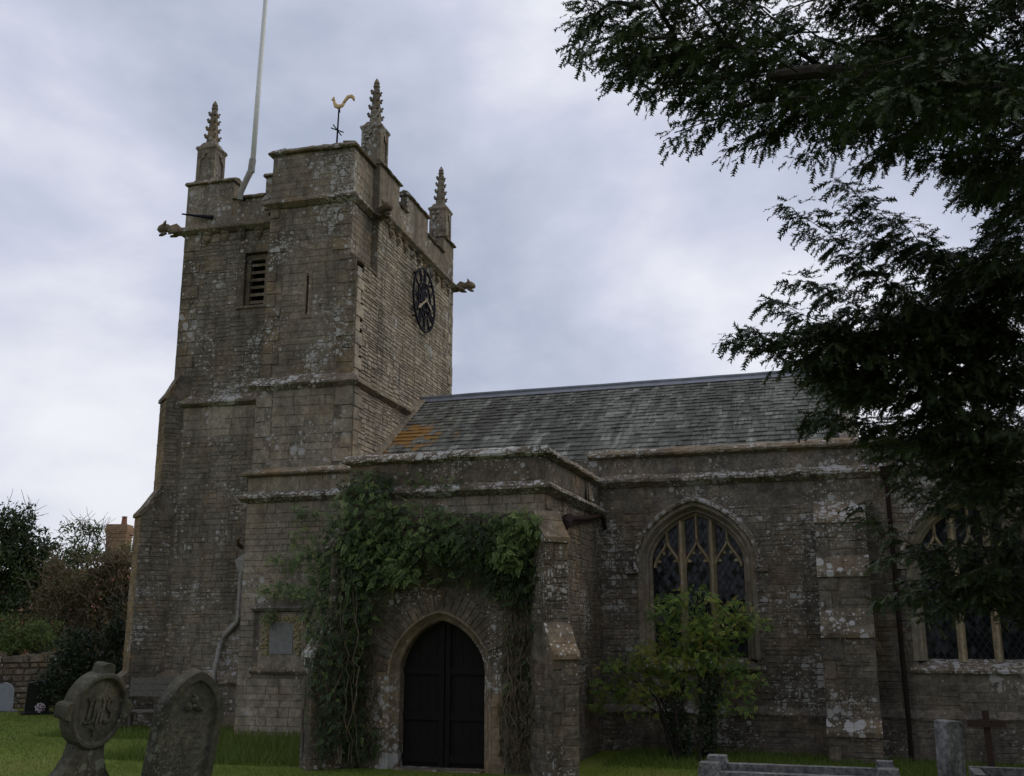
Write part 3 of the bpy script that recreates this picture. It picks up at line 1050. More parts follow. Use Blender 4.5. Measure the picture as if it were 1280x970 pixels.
pieces(fTE, SL, UY + 0.04, TS - 0.02, 'set_off', 'trim', turret, 0, 0, 0.9)
TC = [(-0.3, 13.27), (0.09, 13.27), (0.11, 13.31), (0.02, 13.41), (-0.3, 13.46)]
pieces(fT, TC, UX0, UXt, 'coping_stone', 'trim', turret, 1, 1, 0.9, 0.013)
pieces(fTE, TC, UY, TS - 0.02, 'coping_stone', 'trim', turret, 1, 0, 0.9)
pieces(fTW, TC, -TS, -UY, 'coping_stone', 'trim', turret, 0, 1, 0.9)

# ---------------- nave wall with two traceried windows
NX0, NX1 = -12.3, 7.0
W_HW, W_SPR, W_RISE, W_K, W_SILL = 0.85, 3.38, 0.86, 0.72, 1.62
WINS = (-2.72, 2.02)
fn = Fr((0, YN, 0), (1, 0, 0), (0, -1, 0))
wb = [arch_block(c, W_HW, W_SPR, W_RISE, W_K, W_SILL - 0.1, 0.175) for c in WINS]
mb = MB()
backing(mb, fn, NX0, NX1, 0.72, 5.36, wb, step=0.05)
backing(mb, fn, NX0, PXW, -0.3, 0.72)
backing(mb, fn, PXE, NX1, -0.3, 0.72, n=0.10)
fn.box(mb, NX0, NX1, 4.8, 5.35, -0.4, -0.02, 0.5)
nave = part('nave_wall', mb, 'mortar')
wbs = [arch_block(c, W_HW, W_SPR, W_RISE, W_K, W_SILL - 0.3, 0.22) for c in WINS]
masonry(fn, NX0 + 0.0, -8.0, 0.0, 4.80, 'fine', nave, 'ashlar', [rect_block(-11.95, -10.6, 1.28, 2.62)])
masonry(fn, PXE, NX1, 4.38, 4.82, 'fine', nave, 'nave', wbs)
masonry(fn, PXE, NX1, 0.80, 4.38, 'rubble', nave, 'nave', wbs)
fnp = Fr((0, YN - 0.10, 0), (1, 0, 0), (0, -1, 0))
masonry(fnp, PXE, NX1, 0.0, 0.68, 'rubble', nave, 'nave')
NPL = [(0.0, 0.66), (0.13, 0.66), (0.14, 0.70), (0.0, 0.82)]
pieces(fn, NPL, PXE, NX1, 'plinth_course', 'nave', nave, 0, 0, 0.6, 0.014)
NS = [(-0.02, 4.79), (0.03, 4.79), (0.17, 4.88), (0.18, 4.93), (0.0, 5.04), (-0.02, 5.04)]
pieces(fn, NS, PXE + 0.05, NX1, 'string_course', 'lichened', nave, 0, 0, 1.0, 0.013)
pieces(fn, NS, NX0, -8.0, 'string_course', 'lichened', nave, 1, 0, 1.0, 0.008)
fpar = Fr((0, YN - 0.0, 0), (1, 0, 0), (0, -1, 0))
STYLE['slab'] = ((0.31, 0.33), (0.6, 1.2), 0.008, 0.008, 0.006, 0.002)
masonry(fpar, PXE, NX1, 5.03, 5.35, 'slab', nave, 'nave')
masonry(fpar, NX0, -8.0, 5.03, 5.35, 'slab', nave, 'ashlar')
NC = [(-0.42, 5.352), (0.02, 5.352), (0.12, 5.39), (0.13, 5.43), (0.06, 5.50), (-0.16, 5.57), (-0.42, 5.50)]
pieces(fn, NC, -4.72, NX1, 'coping_stone', 'trim', nave, 0, 0, 1.1, 0.011)
pieces(fn, NC, NX0, -8.2, 'coping_stone', 'trim', nave, 1, 0, 1.1, 0.006)

def make_window(uc):
    fr = fn
    path = arch_path(W_HW, W_SPR, W_RISE, W_K, W_SILL, 30)
    mb = MB()
    sweep(mb, fr, uc, path, [(0.0, -0.42), (0.0, -0.25), (0.015, -0.23), (0.05, -0.20), (0.065, -0.14), (0.07, -0.13), (0.10, -0.12), (0.14, -0.05), (0.155, 0.005), (0.17, 0.022), (0.24, 0.022), (0.24, -0.03)], 0.5)
    w = part('window', mb, 'ashlar', smooth=False)
    # hood mould over the arch
    mb = MB()
    hood = arch_path(W_HW, W_SPR, W_RISE, W_K, W_SPR - 0.14, 30)
    sweep(mb, fr, uc, hood, [(0.215, 0.0), (0.215, 0.03), (0.25, 0.12), (0.29, 0.13), (0.33, 0.07), (0.345, 0.0)], 0.6)
    mb.build('hood_mould', 'lichened', w)
    for sg in (-1, 1):
        mb = MB()
        a, b = sorted((uc + sg * (W_HW + 0.21), uc + sg * (W_HW + 0.45)))
        fr.box(mb, a, b, W_SPR - 0.21, W_SPR - 0.10, 0.0, 0.09)
        mb.build('label_stop', 'nave', w)
    mb = MB()
    fr.prof(mb, [(-0.45, 1.42), (0.05, 1.42), (0.06, 1.46), (0.0, 1.52), (-0.36, 1.66), (-0.45, 1.66)], uc - W_HW - 0.32, uc + W_HW + 0.32, jit=0.006)
    mb.build('sill', 'lichened', w)
    fg = Fr(fr.p(uc, 0, -0.33), fr.eu, fr.n)
    top = lambda u: W_SPR + arch_v(u, W_HW, W_RISE, W_K)
    def bar(mb, pts, wd, dp):
        """a chamfered stone bar following pts (u, v) in the glass plane"""
        prof = [(-wd / 2, -0.02), (-wd / 2, dp * 0.35), (-wd * 0.16, dp), (wd * 0.16, dp), (wd / 2, dp * 0.35), (wd / 2, -0.02)]
        c = len(prof)
        V = []
        for i, p in enumerate(pts):
            a, b = pts[max(0, i - 1)], pts[min(len(pts) - 1, i + 1)]
            t = unit((b[0] - a[0], b[1] - a[1], 0))
            for (s, n) in prof:
                V.append(fg.p(p[0] - t[1] * s, p[1] + t[0] * s, n))
        F = [(i * c + j, i * c + j + 1, (i + 1) * c + j + 1, (i + 1) * c + j) for i in range(len(pts) - 1) for j in range(c - 1)]
        F += [tuple(range(c)), tuple((len(pts) - 1) * c + j for j in range(c))[::-1]]
        mb.add(V, F)
    lw = 2 * W_HW / 3
    for x in (-lw / 2, lw / 2):
        mb = MB()
        bar(mb, [(x, W_SILL - 0.02), (x, top(x) + 0.02)], 0.14, 0.19)
        mb.build('mullion', 'tracery', w)
    for c in (-lw, 0.0, lw):
        mb = MB()
        zs, h = W_SPR - 0.10, 0.50
        for sg in (-1, 1):
            pts = []
            for i in range(13):
                t = i / 12
                # ogee: convex at the foot, reversed towards the point
                x = sg * (lw / 2 - 0.04) * (0.5 * (1 + math.cos(math.pi * t)) * 0.75 + (1 - t) * 0.25)
                pts.append((c + x, zs + h * (t ** 0.9)))
            pts = [(u, min(v, top(u) + 0.02)) for u, v in pts]
            bar(mb, pts, 0.065, 0.12)
            for (i0, dx, dz) in ((3, -sg * 0.085, -0.055), (7, -sg * 0.05, -0.085)):    # cusps
                u0, v0 = pts[i0]
                q = [(u0 - sg * 0.0, v0 + 0.04), (u0 - sg * 0.0, v0 - 0.045), (u0 + dx * 1.0, v0 + dz * 0.9), (u0 + dx * 1.15, v0 + dz * 0.4)]
                V = [fg.p(u, v, n) for n in (0.02, 0.075) for u, v in q]
                mb.hexa(V)
        if c == 0.0:
            bar(mb, [(c, zs + h - 0.04), (c, top(c) + 0.02)], 0.065, 0.12)
        else:
            bar(mb, [(c, min(zs + h, top(c)) - 0.05), (c, top(c) + 0.02)], 0.065, 0.12)
        mb.build('tracery', 'tracery', w)
    for c in (-lw, 0.0, lw):
        a, b = c - lw / 2, c + lw / 2
        n = 8
        us = [a + (b - a) * i / n for i in range(n + 1)]
        V = [fg.p(u, W_SILL - 0.05, -0.012) for u in us] + [fg.p(u, top(u) + 0.03, -0.012) for u in us]
        mb = MB().add(V, [(i, i + 1, n + 2 + i, n + 1 + i) for i in range(n)])
        mb.build('pane', 'glass', w)
        st, sl = 0.115, 1.55
        c_ = st * 1.5
        mb = MB()                            # small diamond quarries, none quite in plane with the next
        for i in range(-14, 40):
            for j in range(-14, 40):
                u, v = a + (i - j) * c_ / (2 * sl), W_SILL + (i + j + 1) * c_ / 2
                if not (a - 0.01 < u < b + 0.01 and W_SILL - 0.05 < v < top(u) + 0.05):
                    continue
                t1, t2 = rnd.gauss(0, 0.035), rnd.gauss(0, 0.035)
                q = [(-c_ / (2 * sl), 0), (0, -c_ / 2), (c_ / (2 * sl), 0), (0, c_ / 2)]
                mb.add([fg.p(u + x * 0.99, v + y * 0.99, 0.0035 + x * t1 + y * t2) for x, y in q], [(0, 1, 2, 3)])
        mb.build('quarry_panes', 'glass', w, kind='stuff')
        mb = MB()                            # diamond lead lattice
        for sg in (-1, 1):
            k = -30
            while k < 60:
                pts = []
                for i in range(25):
                    u = a + (b - a) * i / 24
                    v = W_SILL + k * st * 1.5 + sg * sl * (u - a)
                    if W_SILL <= v <= top(u):
                        pts.append((u, v))
                if len(pts) > 1:
                    p_, q_ = pts[0], pts[-1]
                    t = unit((q_[0] - p_[0], q_[1] - p_[1], 0)) * 0.006
                    V = [fg.p(p_[0] + t[1], p_[1] - t[0], 0.007), fg.p(q_[0] + t[1], q_[1] - t[0], 0.007), fg.p(q_[0] - t[1], q_[1] + t[0], 0.007), fg.p(p_[0] - t[1], p_[1] + t[0], 0.007)]
                    V += [v + fg.n * 0.008 for v in V]
                    mb.hexa(V)
                k += 1
        mb.build('lead_lattice', 'came', w)
    return w
for c in WINS:
    make_window(c)

buttress('wall_buttress', (-0.12, YN, 0), (0, -1, 0), 0.42,
         [(4.36, 0.0), (4.02, 0.42), (3.36, 0.42), (3.08, 0.56), (2.46, 0.56), (2.06, 0.76), (0.66, 0.76), (0.48, 0.88), (0, 0.88)], 'nave')

# rainwater hopper and pipe between buttress and window
mb = MB()
hop = A(0.72, YN - 0.14, 4.86)
fh = Fr(hop, (1, 0, 0), (0, -1, 0))
mb.hexa([fh.p(-0.06, -0.12, -0.1), fh.p(0.06, -0.12, -0.1), fh.p(0.06, -0.12, 0.03), fh.p(-0.06, -0.12, 0.03), fh.p(-0.11, 0.1, -0.12), fh.p(0.11, 0.1, -0.12), fh.p(0.11, 0.1, 0.09), fh.p(-0.11, 0.1, 0.09)])
tube(mb, [hop + A(0, 0.02, -0.1), hop + A(0.01, 0.04, -1.5), hop + A(0.02, 0.03, -3.2), hop + A(0.03, -0.09, -4.1), hop + A(0.03, -0.09, -4.75), hop + A(0.03, -0.2, -4.84)], 0.042, 8)
dp = part('downpipe', mb, 'rust')
dp['label'] = 'rusty iron downpipe with hopper head right of the buttress'

# ---------------- nave roof: individual stone slates
RY, RZ, RS = 24.9, 8.06, 0.632        # ridge line and slope
GX = 0.0                              # east gable
EY = 19.98
rz = lambda y: RZ - RS * (RY - y)
mb = MB()
xw = -10.9
mb.add([(xw, EY, rz(EY)), (GX, EY, rz(EY)), (GX, RY, RZ), (xw, RY, RZ)], [(0, 1, 2, 3)])
mb.add([(xw, RY, RZ), (GX, RY, RZ), (GX, 2 * RY - EY, rz(EY)), (xw, 2 * RY - EY, rz(EY))], [(0, 1, 2, 3)])
mb.add([(GX, EY, 0), (GX, 2 * RY - EY, 0), (GX, 2 * RY - EY, rz(EY)), (GX, RY, RZ), (GX, EY, rz(EY))], [(0, 1, 2, 3, 4)])
mb.add([(xw, 2 * RY - EY, 0), (7, 2 * RY - EY, 0), (7, 2 * RY - EY, rz(EY)), (xw, 2 * RY - EY, rz(EY))], [(0, 1, 2, 3)])
roof = part('nave_roof', mb, 'mortar')
sl_len = math.hypot(RY - EY, RZ - rz(EY))
dn = unit(A(0, -(RY - EY), -(RZ - rz(EY))))       # down the slope
nr = unit(np.cross(A(1, 0, 0), -dn))
slates = []
s, row = 0.06, 0
while s < sl_len:
    hgt = 0.18 + 0.10 * s / sl_len
    x = -10.62 + rnd.uniform(0, 0.2) + (RY - EY - s * 0.84) * 0.0
    while x < GX - 0.02:
        w = rnd.uniform(0.13, 0.30)
        w = min(w, GX - 0.01 - x)
        if w > 0.04:
            b0 = A(0, RY, RZ) + dn * (s + hgt + rnd.uniform(-0.02, 0.022)) + A(x, 0, 0)
            t0 = A(0, RY, RZ) + dn * (s - 0.05) + A(x, 0, 0)
            lift = 0.030 + rnd.uniform(-0.008, 0.018)
            W_ = A(w - 0.008, 0, 0)
            tl = rnd.uniform(-0.006, 0.006)
            V = [b0 + nr * 0.004, b0 + W_ + nr * 0.004, t0 + W_ + nr * 0.0, t0, b0 + nr * lift, b0 + W_ + nr * (lift + tl), t0 + W_ + nr * 0.012, t0 + nr * 0.012]
            slates.append((w * hgt / np.linalg.norm(b0 - EYE) ** 2 if b0[1] > 21.2 else 0, V))
        x += w
    s += hgt
    row += 1
slates.sort(key=lambda q: -q[0])
mbr = MB()
for i, (a_, V) in enumerate(slates):
    if i < 300:
        MB().hexa(V).build('roof_slate', 'slate', roof)
    else:
        mbr.hexa(V)
mbr.build('roof_slates', 'slate', roof, kind='stuff')
mb = MB()                              # lead ridge roll
tube(mb, [(x, RY, RZ + 0.06 + rnd.uniform(-0.008, 0.008)) for x in np.linspace(-10.5, GX, 16)], 0.06, 8)
for sg in (-1, 1):
    V = []
    for x in (-10.5, GX):
        V += [A(x, RY, RZ + 0.07), A(x, RY + sg * 0.22, RZ - 0.22 * RS + 0.055)]
    mb.add([V[0], V[1], V[3], V[2]], [(0, 1, 2, 3)])
mb.build('ridge_lead', 'lead', roof)
# stone fillet where the slates meet the tower, and the east gable coping
def rake(name, x0, x1, hgt, mat):
    n = 8
    for i in range(n):
        ya, yb = EY + (RY + 0.25 - EY) * i / n, EY + (RY + 0.25 - EY) * (i + 1) / n - 0.008
        V = [(x, y, rz(min(y, RY)) + z) for z in (-0.1, hgt) for (x, y) in ((x0(ya), ya), (x1(ya), ya), (x1(yb), yb), (x0(yb), yb))]
        V = [(a, b, c + rnd.uniform(-0.008, 0.008)) for a, b, c in V]
        MB().hexa([A(*v) for v in V]).build(name, mat, roof)
tower_e = lambda y: (TE + 0.07 - y * math.sin(TA)) / math.cos(TA)
rake('fillet_stone', lambda y: tower_e(y) - 0.05, lambda y: tower_e(y) + 0.13, 0.14, 'ashlar')
rake('gable_coping_stone', lambda y: GX - 0.02, lambda y: GX + 0.34, 0.22, 'lichened')
mb = MB()                              # low lead roof of the eastern bay
mb.add([(GX, EY - 0.1, 5.15), (7, EY - 0.1, 5.15), (7, 29.6, 5.6), (GX, 29.6, 5.6)], [(0, 1, 2, 3)])
mb.add([(7, YN, -0.3), (7, 29.8, -0.3), (7, 29.8, 5.6), (7, YN, 5.2)], [(0, 1, 2, 3)])
part('east_bay_roof', mb, 'lead')

# ---------------- south porch
fp = Fr((0, YP, 0), (1, 0, 0), (0, -1, 0))
fpe = Fr((PXE, 0, 0), (0, 1, 0), (1, 0, 0))
fpw = Fr((PXW, 0, 0), (0, -1, 0), (-1, 0, 0))
DC, D_HW, D_SPR, D_RISE, D_K = -6.28, 0.72, 1.48, 0.80, 0.80
db = arch_block(DC, D_HW, D_SPR, D_RISE, D_K, -0.3, 0.135)
mb = MB()
backing(mb, fp, PXW, PXE, -0.3, 4.83, [db], step=0.05)
backing(mb, fpe, YP, YN, -0.3, 4.83)
backing(mb, fpw, -YN, -YP, -0.3, 4.83)
mb.add([(PXW, YP + 0.3, 4.4), (PXE, YP + 0.3, 4.4), (PXE, YN, 4.4), (PXW, YN, 4.4)], [(0, 1, 2, 3)])
for (x0, x1, y0, y1) in ((PXW, PXE, YP, YP + 0.3), (PXW, PXW + 0.3, YP + 0.3, YN), (PXE - 0.3, PXE, YP + 0.3, YN)):
    fq = Fr((0, 0, 0), (1, 0, 0), (0, 1, 0))
    fq.box(mb, x0 + 0.01, x1 - 0.01, 4.2, 4.84, y0 + 0.01, y1 - 0.01, 0.5)
porch = part('porch', mb, 'mortar')
dbs = arch_block(DC, D_HW, D_SPR, D_RISE, D_K, -0.3, 0.42)
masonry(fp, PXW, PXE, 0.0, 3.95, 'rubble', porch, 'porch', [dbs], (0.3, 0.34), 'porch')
masonry(fp, PXW, PXE, 3.95, 4.28, 'fine', porch, 'ashlar')
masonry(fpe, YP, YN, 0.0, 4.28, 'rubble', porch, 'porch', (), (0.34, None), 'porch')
PS = [(-0.02, 4.24), (0.03, 4.24), (0.15, 4.32), (0.15, 4.36), (0.0, 4.46), (-0.02, 4.46)]
pieces(fp, PS, PXW, PXE, 'string_course', 'lichened', porch, 1, 1, 0.8, 0.01)
pieces(fpe, PS, YP, YN - 0.02, 'string_course', 'lichened', porch, 1, 0, 0.8, 0.01)
STYLE['slab2'] = ((0.36, 0.37), (0.6, 1.2), 0.008, 0.008, 0.006, 0.002)
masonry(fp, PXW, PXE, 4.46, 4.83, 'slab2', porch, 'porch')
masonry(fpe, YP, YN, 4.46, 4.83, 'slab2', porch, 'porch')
PC = [(-0.36, 4.835), (0.02, 4.835), (0.11, 4.87), (0.12, 4.90), (0.07, 4.98), (-0.12, 5.03), (-0.36, 4.98)]
pieces(fp, PC, PXW, PXE, 'coping_stone', 'lichened', porch, 1, 1, 0.8, 0.014)
pieces(fpe, PC, YP, YN - 0.14, 'coping_stone', 'lichened', porch, 1, 0, 0.7, 0.014)
BP = [(3.92, 0.02), (3.5, 0.32), (2.22, 0.32), (1.76, 0.58), (0, 0.58)]
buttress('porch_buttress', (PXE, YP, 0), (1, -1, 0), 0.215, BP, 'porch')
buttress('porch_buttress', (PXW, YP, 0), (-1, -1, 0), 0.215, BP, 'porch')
# doorway: moulded arch, ring of voussoirs
dpath = arch_path(D_HW, D_SPR, D_RISE, D_K, -0.05, 30)
mb = MB()
sweep(mb, fp, DC, dpath, [(0.0, -0.45), (0.0, -0.12), (0.03, -0.09), (0.05, -0.085), (0.10, -0.02), (0.12, 0.02), (0.16, 0.025), (0.16, -0.02)], 0.5)
doorway = part('doorway', mb, 'trim')
arc = dpath[6:-6]
nv = 27
pts = dpath[5:-5]
L_ = [0]
for a_, b_ in zip(pts[:-1], pts[1:]):
    L_.append(L_[-1] + math.hypot(b_[0] - a_[0], b_[1] - a_[1]))
def at_len(s):
    s = min(max(s, 0), L_[-1])
    for i in range(len(L_) - 1):
        if L_[i + 1] >= s:
            t = (s - L_[i]) / max(1e-9, L_[i + 1] - L_[i])
            return tuple(pts[i][k] + (pts[i + 1][k] - pts[i][k]) * t for k in range(4))
    return pts[-1]
for i in range(nv):
    s0, s1 = L_[-1] * i / nv + 0.004, L_[-1] * (i + 1) / nv - 0.004
    o_ = rnd.uniform(0.36, 0.5)
    d_ = rnd.uniform(0.02, 0.035)
    q = [(at_len(s0), 0.165), (at_len(s1), 0.165), (at_len(s1), o_), (at_len(s0), o_)]
    V = [fp.p(DC + p[0] + p[2] * s_, p[1] + p[3] * s_, n) for n in (-0.01, d_) for (p, s_) in q]
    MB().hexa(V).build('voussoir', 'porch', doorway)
for sg in (-1, 1):
    v = 0.0
    while v < D_SPR - 0.05:
        h = min(rnd.uniform(0.24, 0.4), D_SPR - v)
        if D_SPR - v - h < 0.15:
            h = D_SPR - v
        w_ = rnd.uniform(0.30, 0.42)
        a, b = sorted((DC + sg * (D_HW + 0.165), DC + sg * (D_HW + w_)))
        mb = MB()
        fp.box(mb, a, b, v + 0.004, v + h - 0.004, -0.01, 0.026)
        mb.build('jamb_stone', 'trim', doorway)
        v += h
# pair of plank doors
fd = Fr((DC, YP + 0.30, 0), (1, 0, 0), (0, -1, 0))
dtop = lambda u: D_SPR + arch_v(u, D_HW + 0.02, D_RISE + 0.02, D_K)
for sg in (-1, 1):
    mb = MB()
    a, b = (-0.73, -0.01) if sg < 0 else (0.01, 0.73)
    def leaf(mb, u0, u1, z0, z1, n0, n1):
        za, zb = min(z1, dtop(u0)), min(z1, dtop(u1))
        V = [fd.p(u0, z0, n0), fd.p(u1, z0, n0), fd.p(u1, z0, n1), fd.p(u0, z0, n1), fd.p(u0, za, n0), fd.p(u1, zb, n0), fd.p(u1, zb, n1), fd.p(u0, za, n1)]
        mb.hexa(V)
    leaf(mb, a, b, 0.03, 9, -0.04, -0.02)
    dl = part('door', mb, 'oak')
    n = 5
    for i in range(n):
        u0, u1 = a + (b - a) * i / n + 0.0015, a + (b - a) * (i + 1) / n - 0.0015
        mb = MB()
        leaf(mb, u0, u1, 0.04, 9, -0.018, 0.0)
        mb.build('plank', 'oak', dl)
    for z in (0.10, 0.74, 1.44):
        mb = MB()
        leaf(mb, a + 0.005, b - 0.005, z, z + 0.11, 0.002, 0.035)
        mb.build('rail', 'oak', dl)
    mb = MB()
    st_ = (-0.09, -0.012) if sg < 0 else (0.012, 0.09)
    leaf(mb, st_[0], st_[1], 0.04, 9, 0.004, 0.05)
    mb.build('stile', 'oak', dl)
mb = MB()
fp.box(mb, DC - 0.72, DC + 0.72, -0.2, 0.03, -0.6, 0.08)
part('door_step', mb, 'trim')
# iron rainwater pipe on the porch's east side
mb = MB()
px_ = PXE + 0.09
tube(mb, [(px_, 16.75, 3.93), (px_ + 0.02, 17.4, 4.0), (px_, 18.3, 4.1), (px_, 19.25, 4.24), (px_ + 0.02, 19.42, 4.2), (px_ + 0.04, 19.48, 4.0)], [0.05, 0.05, 0.05, 0.05, 0.045, 0.04], 8)
tube(mb, [(px_ + 0.01, 16.95, 3.99), (px_ + 0.01, 16.8, 3.93), (px_ + 0.01, 16.62, 3.83), (px_ + 0.01, 16.58, 3.74)], [0.06, 0.095, 0.095, 0.05], 8)
gp = part('gutter_pipe', mb, 'rust')
gp['label'] = 'rusty brown gutter pipe along the porch side wall'
mb = MB()
mb.add([fpe.p(18.35, 4.44, 0.1), fpe.p(18.62, 4.44, 0.13), fpe.p(18.5, 4.80, 0.06), fpe.p(18.6, 4.44, 0.02)], [(0, 1, 2), (1, 3, 2), (3, 0, 2), (0, 3, 1)])
mb.build('broken_stone', 'lichened', porch)

# ---------------- memorial set in the wall left of the porch
mb = MB()
fn.box(mb, -11.82, -10.72, 1.36, 2.50, -0.05, 0.02)
mem = part('wall_memorial', mb, 'ashlar')
mem['label'] = 'carved stone memorial panel with grey tablet set in the wall'
mb = MB()
fn.prof(mb, [(0, 2.50), (0.10, 2.52), (0.15, 2.58), (0.13, 2.63), (0, 2.66)], -11.98, -10.62)
mb.build('ledge', 'nave', mem)
mb = MB()
fn.prof(mb, [(0, 1.26), (0.05, 1.26), (0.09, 1.31), (0.09, 1.35), (0, 1.39)], -11.98, -10.70)
mb.build('ledge', 'trim', mem)
mb = MB()
fn.box(mb, -11.56, -11.02, 1.66, 2.28, 0.0, 0.035)
mb.build('tablet', 'plaque', mem)
for sg in (-1, 1):
    mb = MB()
    for i in range(46):
        if i < 30:
            u = -11.29 + sg * rnd.uniform(0.31, 0.45)
            v = 1.66 + 0.75 * i / 30 + rnd.uniform(-0.02, 0.02)
        else:
            u = -11.29 + sg * rnd.uniform(0.06, 0.42)
            v = 2.31 + rnd.uniform(0.0, 0.13)
        a = rnd.uniform(0, 6.3)
        c0 = fn.p(u, v, 0.02)
        e1 = fn.eu * math.cos(a) + fn.ev * math.sin(a)
        e2 = -fn.eu * math.sin(a) + fn.ev * math.cos(a)
        tube(mb, [c0 - e1 * 0.045, c0 - e1 * 0.01 + e2 * 0.025 + fn.n * 0.02, c0 + e1 * 0.03 + e2 * 0.01 + fn.n * 0.02, c0 + e1 * 0.04 - e2 * 0.02], [0.006, 0.017, 0.017, 0.006], 5)
    mb.build('carved_foliage', 'carving', mem)

# ---------------- grey downpipe in the corner between tower and nave wall
mb = MB()
ys_ = TS - 0.16
q = lambda u, v: None
P_ = [TW(-12.16, ys_, 3.5), TW(-12.17, ys_, 2.42), TW(-12.24, ys_, 2.28), TW(-12.50, ys_, 2.02), TW(-12.56, ys_ - 0.05, 1.85), TW(-12.57, ys_ - 0.22, 1.2), TW(-12.57, ys_ - 0.24, 0.0)]
tube(mb, P_, 0.06, 8)
fh = Fr(TW(-12.16, ys_, 3.62), tx, -ty)
mb.hexa([fh.p(-0.07, -0.16, -0.1), fh.p(0.07, -0.16, -0.1), fh.p(0.07, -0.16, 0.06), fh.p(-0.07, -0.16, 0.06), fh.p(-0.13, 0.1, -0.1), fh.p(0.13, 0.1, -0.1), fh.p(0.13, 0.1, 0.1), fh.p(-0.13, 0.1, 0.1)])
mb.hexa([fh.p(-0.13, 0.1, -0.1), fh.p(0.13, 0.1, -0.1), fh.p(0.13, 0.1, 0.1), fh.p(-0.13, 0.1, 0.1), fh.p(0.06, 0.24, -0.1), fh.p(0.13, 0.24, -0.1), fh.p(0.13, 0.24, 0.06), fh.p(0.06, 0.24, 0.06)])
dp = part('downpipe', mb, 'pipe')
dp['label'] = 'pale grey downpipe with a crooked bend low on the tower'
mb = MB()
tube(mb, [TW(-12.22, TS - 0.1, 4.02), TW(-12.2, TS - 0.35, 4.08), TW(-12.05, TS - 0.6, 4.2)], [0.05, 0.045, 0.03], 6)
part('stone_spout', mb, 'trim')

# ================================================================= THINGS FIXED TO THE CHURCH
# clock on the tower's east face
ck = TW(TE + 0.1, 25.28, 10.79)
clock = thing('tower_clock', 'round black skeleton clock with roman numerals and gilt hands on the tower', 'clock', ck)
fc = Fr(ck, ty, tx)
def annulus(r0, r1, n0, n1, k=48):
    mb = MB()
    V = []
    for i in range(k):
        a = 2 * math.pi * i / k
        for (r_, n) in ((r0, n0), (r1, n0), (r1, n1), (r0, n1)):
            V.append(fc.p(math.sin(a) * r_, math.cos(a) * r_, n))
    F = []
    for i in range(k):
        j = (i + 1) % k
        for m_ in range(4):
            m2 = (m_ + 1) % 4
            F.append((i * 4 + m_, j * 4 + m_, j * 4 + m2, i * 4 + m2))
    return mb.add(V, F)
annulus(0.835, 0.88, 0.0, 0.05).build('outer_ring', 'iron', clock)
annulus(0.46, 0.50, 0.0, 0.05).build('inner_ring', 'iron', clock)
mb = MB()
for k in range(12):                       # openwork centre: spokes and hoops
    a = 2 * math.pi * k / 12
    tube(mb, [fc.p(math.sin(a) * 0.05, math.cos(a) * 0.05, 0.01), fc.p(math.sin(a + 0.25) * 0.47, math.cos(a + 0.25) * 0.47, 0.01)], 0.028, 5)
    tube(mb, [fc.p(math.sin(a) * 0.05, math.cos(a) * 0.05, 0.015), fc.p(math.sin(a - 0.25) * 0.47, math.cos(a - 0.25) * 0.47, 0.015)], 0.028, 5)
mb.build('openwork_centre', 'iron', clock)
annulus(0.24, 0.30, 0.0, 0.04).build('inner_hoop', 'iron', clock)
NUM = ['XII', 'I', 'II', 'III', 'IIII', 'V', 'VI', 'VII', 'VIII', 'IX', 'X', 'XI']
for h, s_ in enumerate(NUM):
    a = 2 * math.pi * h / 12
    e1, e2 = (math.sin(a), math.cos(a)), (math.cos(a), -math.sin(a))
    wd = {'I': 0.048, 'V': 0.10, 'X': 0.10}
    tot = sum(wd[c_] for c_ in s_)
    x = -tot / 2
    mb = MB()
    def stroke(xa, ya, xb, yb, t):
        d = unit((xb - xa, yb - ya, 0)) * t / 2
        V = []
        for n in (0.01, 0.045):
            for (px, py) in ((xa + d[1], ya - d[0]), (xb + d[1], yb - d[0]), (xb - d[1], yb + d[0]), (xa - d[1], ya + d[0])):
                V.append(fc.p(e1[0] * py + e2[0] * px, e1[1] * py + e2[1] * px, n))
        mb.hexa(V)
    for c_ in s_:
        w_ = wd[c_]
        if c_ == 'I':
            stroke(x + w_ / 2, 0.52, x + w_ / 2, 0.84, 0.024)
        elif c_ == 'V':
            stroke(x + w_ / 2, 0.52, x + 0.02, 0.84, 0.024)
            stroke(x + w_ / 2, 0.52, x + w_ - 0.02, 0.84, 0.013)
        else:
            stroke(x + w_ - 0.02, 0.52, x + 0.02, 0.84, 0.024)
            stroke(x + 0.02, 0.52, x + w_ - 0.02, 0.84, 0.013)
        x += w_
    mb.build('numeral', 'iron', clock)
def hand(ang, ln, w, name, tail):
    a = R(ang)
    e1, e2 = (math.sin(a), math.cos(a)), (math.cos(a), -math.sin(a))
    mb = MB()
    o_ = [(-w * 0.5, -tail), (w * 0.5, -tail), (w * 0.45, ln * 0.6), (w * 1.1, ln * 0.75), (0, ln), (-w * 1.1, ln * 0.75), (-w * 0.45, ln * 0.6)]
    V = [fc.p(e1[0] * y + e2[0] * x, e1[1] * y + e2[1] * x, n) for n in (0.075, 0.095) for x, y in o_]
    k = len(o_)
    F = [tuple(range(k))[::-1], tuple(range(k, 2 * k))] + [(i, (i + 1) % k, k + (i + 1) % k, k + i) for i in range(k)]
    mb.add(V, F).build(name, 'gold_dull', clock)
hand(238, 0.74, 0.055, 'minute_hand', 0.12)
hand(108, 0.46, 0.06, 'hour_hand', 0.08)
mb = MB()
for k in range(4):
    a = math.pi / 4 + k * math.pi / 2
    tube(mb, [fc.p(math.sin(a) * 0.84, math.cos(a) * 0.84, 0.02), fc.p(math.sin(a) * 0.84, math.cos(a) * 0.84, -0.1)], 0.03, 6)
mb.build('wall_fixings', 'iron', clock)

